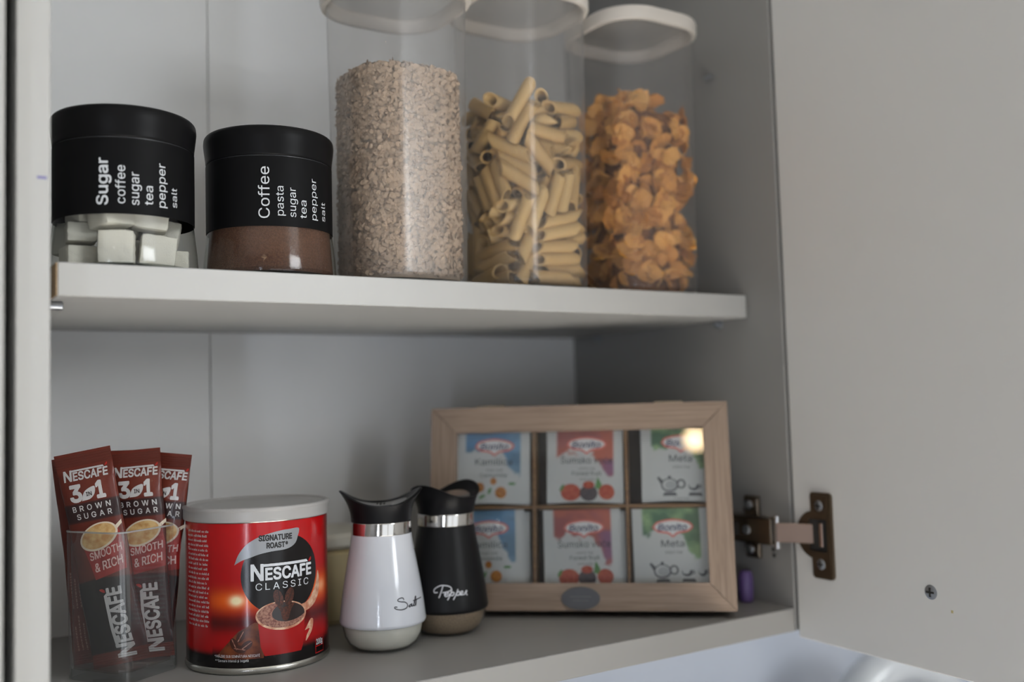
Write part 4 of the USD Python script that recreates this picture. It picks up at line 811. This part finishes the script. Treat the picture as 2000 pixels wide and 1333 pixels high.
def sachet(kind, label, x0, y0, w, h, z, tilt=0., seed=0, front=True):
    s = thing('tea_sachet', label, 'tea bag', matrix=Mt, group=None)
    Rz = rot([0, 0, 1], tilt); o = np.array([x0, y0, z])
    U, V = np.meshgrid(np.linspace(0, w, 61), np.linspace(0, h, 63), indexing='ij')
    def S(x, y, e=0.):
        x, y = np.asarray(x, float), np.asarray(y, float)
        ex = np.clip(np.minimum(np.minimum(x, w-x)-.003, np.minimum(y, h-y)-.003), 0, .014)/.014
        b = .0008*np.sin(ex*np.pi/2)+(meshkit.fbm(np.stack([x*70+seed, y*70, 0*x+seed], -1), 3, seed)-.5)*.0006
        wav = .0012*np.sin(x/w*np.pi*1.0)*(y < .2*h)*(1-y/(.2*h))                          # bottom edge bows a little
        return np.stack([x, y+wav, b+e], -1)@Rz.T+o
    f1, f2 = grid_mesh(S(U, V)), grid_mesh(S(U, V)-[0, 0, .0014], flip=True)
    nrm = np.cross(f1[0][f1[1][0, 1]]-f1[0][f1[1][0, 0]], f1[0][f1[1][0, 2]]-f1[0][f1[1][0, 0]])
    if nrm[2] < 0: f1 = (f1[0], f1[1][:, ::-1]); f2 = (f2[0], f2[1][:, ::-1])
    c1, c2, c3 = [np.array(lin(*c)) for c in KINDS[kind]]
    def wash(x, y):
        """printed watercolour: paper white below a ragged edge, three tints above it"""
        lowL = {'blue': 44, 'red': 39, 'green': 42}[kind]; lowR = {'blue': 23, 'red': 20, 'green': 24}[kind]
        k = smooth(x, 33, 50); low = lowL+np.where(x < 32, (x-8)*.16, 3.8)-k*(lowL+4-lowR)
        nz = meshkit.fbm(np.stack([x*.16, y*.16, 0*x+seed], -1), 4, 3); n2 = meshkit.fbm(np.stack([x*.08, y*.10, 0*x+seed+5.], -1), 3, 4)
        al = smooth(y-low+(nz-.5)*16, -1.2, 2.2)*smooth(x, 7.4, 8.4)*(1-smooth(x, 52.4, 53.2))*(1-smooth(y, 61.6, 62.)*0)
        m = smooth(n2+(.5-np.abs(y-50)/24)*.35, .36, .74); c = lerp(np.broadcast_to(c1, x.shape+(3,)), c2, m)
        c = lerp(c, c3, smooth(x, 36, 50)*(.85 if kind == 'red' else .35)*smooth(n2, .3, .6))
        return lerp(np.broadcast_to(np.array([.60, .61, .61]), x.shape+(3,)), c, al*.92)
    if front: env = put(s, 'paper_front', f1, M_WASH, colors=wash(U/w*60., V/h*62.).reshape(-1, 3), label={'blue': 'white paper with a blue wash', 'red': 'white paper with an orange and pink wash', 'green': 'white paper with a green wash'}[kind])
    else: env = put(s, 'paper_front', f1, M_PAPER, smooth=True)
    put(s, 'paper_back', f2, M_PAPER, smooth=True)
    if not front: return s
    g = np.random.default_rng(seed+50); sx, sy = w*1000/60., h*1000/62.
    def dec(name, VF, m, eps, label=None, maxe=4., colors=None):
        Vv, Ff = subdiv(np.asarray(VF[0], float), VF[1], maxe); P = S(Vv[:, 0]*sx/1000, Vv[:, 1]*sy/1000, eps)
        return put(env, name, (P, Ff), m, smooth=True, label=label, colors=colors(Vv) if colors else None)
    lx, ly = 31.5, 47.0
    lg = Polygon(spline([(lx-16, ly+.4), (lx-12, ly+4.6), (lx, ly+6.8), (lx+12, ly+4.6), (lx+16, ly+.4), (lx+12, ly-3.4), (lx+4, ly-4.9), (lx, ly-7.6), (lx-4, ly-4.9), (lx-12, ly-3.4), (lx-16, ly+.4)], 5))
    dec('logo_badge', tri(lg), M_PINK, .00012); dec('logo_field', tri(lg.buffer(-1.5)), M_LWHITE, .00018); V, F = fit('Bonito', lx-11.2, lx+11.2, ly-2.2, 5.0, True); V = V.copy(); V[:, 0] += (V[:, 1]-ly)*.22
    dec('lettering', (V, F), M_NAVY, .00026, 'Bonito')
    nx = {'blue': (16, 46), 'red': (11, 52), 'green': (22, 40)}[kind]
    dec('lettering', fit(NAMES[kind], nx[0], nx[1], 32.2, 5.2), M_TXT, .00016, NAMES[kind])
    dec('lettering', fit({'blue': 'čaj od', 'red': 'voćni čaj', 'green': 'biljni čaj'}[kind], 25, 38, 27.2, 1.8), M_GREYINK, .00014)
    if kind == 'blue':
        dec('lettering', fit('Camomile', 20, 42, 22.4, 2.8), M_TXT, .00014)
        for (x, y, r) in ((20, 14, 3.6), (37, 9.5, 4.6), (31, 19, 2.6)): dec('print_flower', tri(ell(x, y, r, r*1.1)), M_FLOWER, .0001)
        for (x, y, a) in ((22, 6, 30), (46, 17, 0), (28, 11, 70)): dec('print_leaf', tri(ell(x, y, 3, 1.1, a)), M_LEAFG, .0001)
    elif kind == 'red':
        dec('lettering', fit('Forest fruit', 20, 43, 22.6, 3.1), M_TXT, .00014); dec('lettering', fit('infuzija', 26, 38, 18.6, 1.7), M_GREYINK, .00014)
        dec('print_strawberry', tri(ell(19, 8.5, 8, 7.2)), M_FRUIT, .0001); dec('print_strawberry', tri(ell(47, 9, 6.2, 6.4)), M_FRUIT, .0001); dec('print_berries', tri(ell(33, 8, 7, 7)), M_BERRY, .00013); dec('print_strawberry', tri(ell(33, 15, 4.5, 3)), M_FRUIT, .00016)
        dec('print_leaf', tri(Polygon([(38, 13), (40, 21.5), (43.5, 15), (41, 11)])), M_LEAFG, .00018); dec('print_leaf', tri(ell(12, 12.5, 3.2, 1.2, 60)), M_LEAFG, .00018)
    else:
        pot = shapely.union_all([ell(22, 13.5, 6.8, 5.6), ell(22, 19.8, 1.3, 1.2), ell(31, 14.5, 3.6, 3.8).difference(ell(31, 14.5, 2.2, 2.5)), Polygon([(17, 11), (12, 19.5), (13.6, 20.2), (18.5, 15.5)])])
        dec('print_teapot', tri(pot.difference(ell(22, 13.8, 5.6, 4.5))), M_GREYINK, .0001); dec('print_teapot_shade', tri(ell(23, 13.4, 4.6, 3.6)), mat('tea_shade_%d' % seed, lin(176, 178, 180), .5), .0001)
        for cx, wl in ((41, 1), (53, .8)): dec('print_cup', tri(shapely.union_all([ell(cx, 13, 4.2*wl, 3.8).difference(sbox(cx-6, 14.2, cx+6, 20)).difference(ell(cx-.8, 13.4, 2.8*wl, 2.2)), ell(cx+4.3*wl, 12.6, 1.8, 1.6).difference(ell(cx+4.3*wl, 12.6, 1, .8))])), M_GREYINK, .0001)
        for cx in (22, 42): dec('print_tag', tri(Polygon([(cx-5.5, 4.6), (cx+6, 4.6), (cx+4.6, 7.4), (cx-4.4, 7.4)])), M_GREYINK, .0001)
        dec('lettering', fit('nana', 25, 37, 1.8, 1.3), M_GREYINK, .0001)
    return s
PLACE = {('blue', 0): (17.4, 82.0), ('red', 0): (92.0, 82.0), ('green', 0): (167.2, 82.0), ('blue', 1): (14.2, 15.4), ('red', 1): (90.0, 15.4), ('green', 1): (159.8, 15.4)}
WORD = {'blue': 'blue Kamilica', 'red': 'orange-pink Šumsko voće', 'green': 'green Meta'}
for (kind, rowi), (px_, py_) in PLACE.items():
    row = ('upper', 'lower')[rowi]; sd = len(WORD[kind])+rowi*7
    for layer in range(3):
        dx = (.0, .6, 1.5)[layer]+(0 if rowi == 0 else (1.6 if layer else 0)); dy = (.0, -.4, -.9)[layer]; w_ = .0585 if kind != 'green' else .057
        lb = f'{WORD[kind]} tea sachet, front of the {row} compartment' if layer == 0 else f'tea sachet {("", "second", "third")[layer]} from the front in the {row} compartment with {NAMES[kind]}'
        if rowi == 0 and layer == 2: continue
        sachet(kind, lb, px_*K9/1000+dx/1000, max(py_*K9+dy, .2+8.4 if rowi else 78.4)/1000, w_, .0592, -.0125-.0036*layer, tilt=(.9, -.6, .5)[layer]*(1 if rowi else -1), seed=sd+layer*31, front=layer == 0)

# small purple cap behind the chest
solo('purple_cap', xf(lathe(rcorner([(0, 0), (.0052, 0), (.0058, .006), (.0058, .019), (.0044, .0240), (0, .0245)], .0015), 36), None, (.4925, .0040, ZB+.0003)), mat('purple_plastic', (.13, .08, .24), .4), 'small purple cap half hidden behind the right side of the tea chest', 'cap', smooth=50)
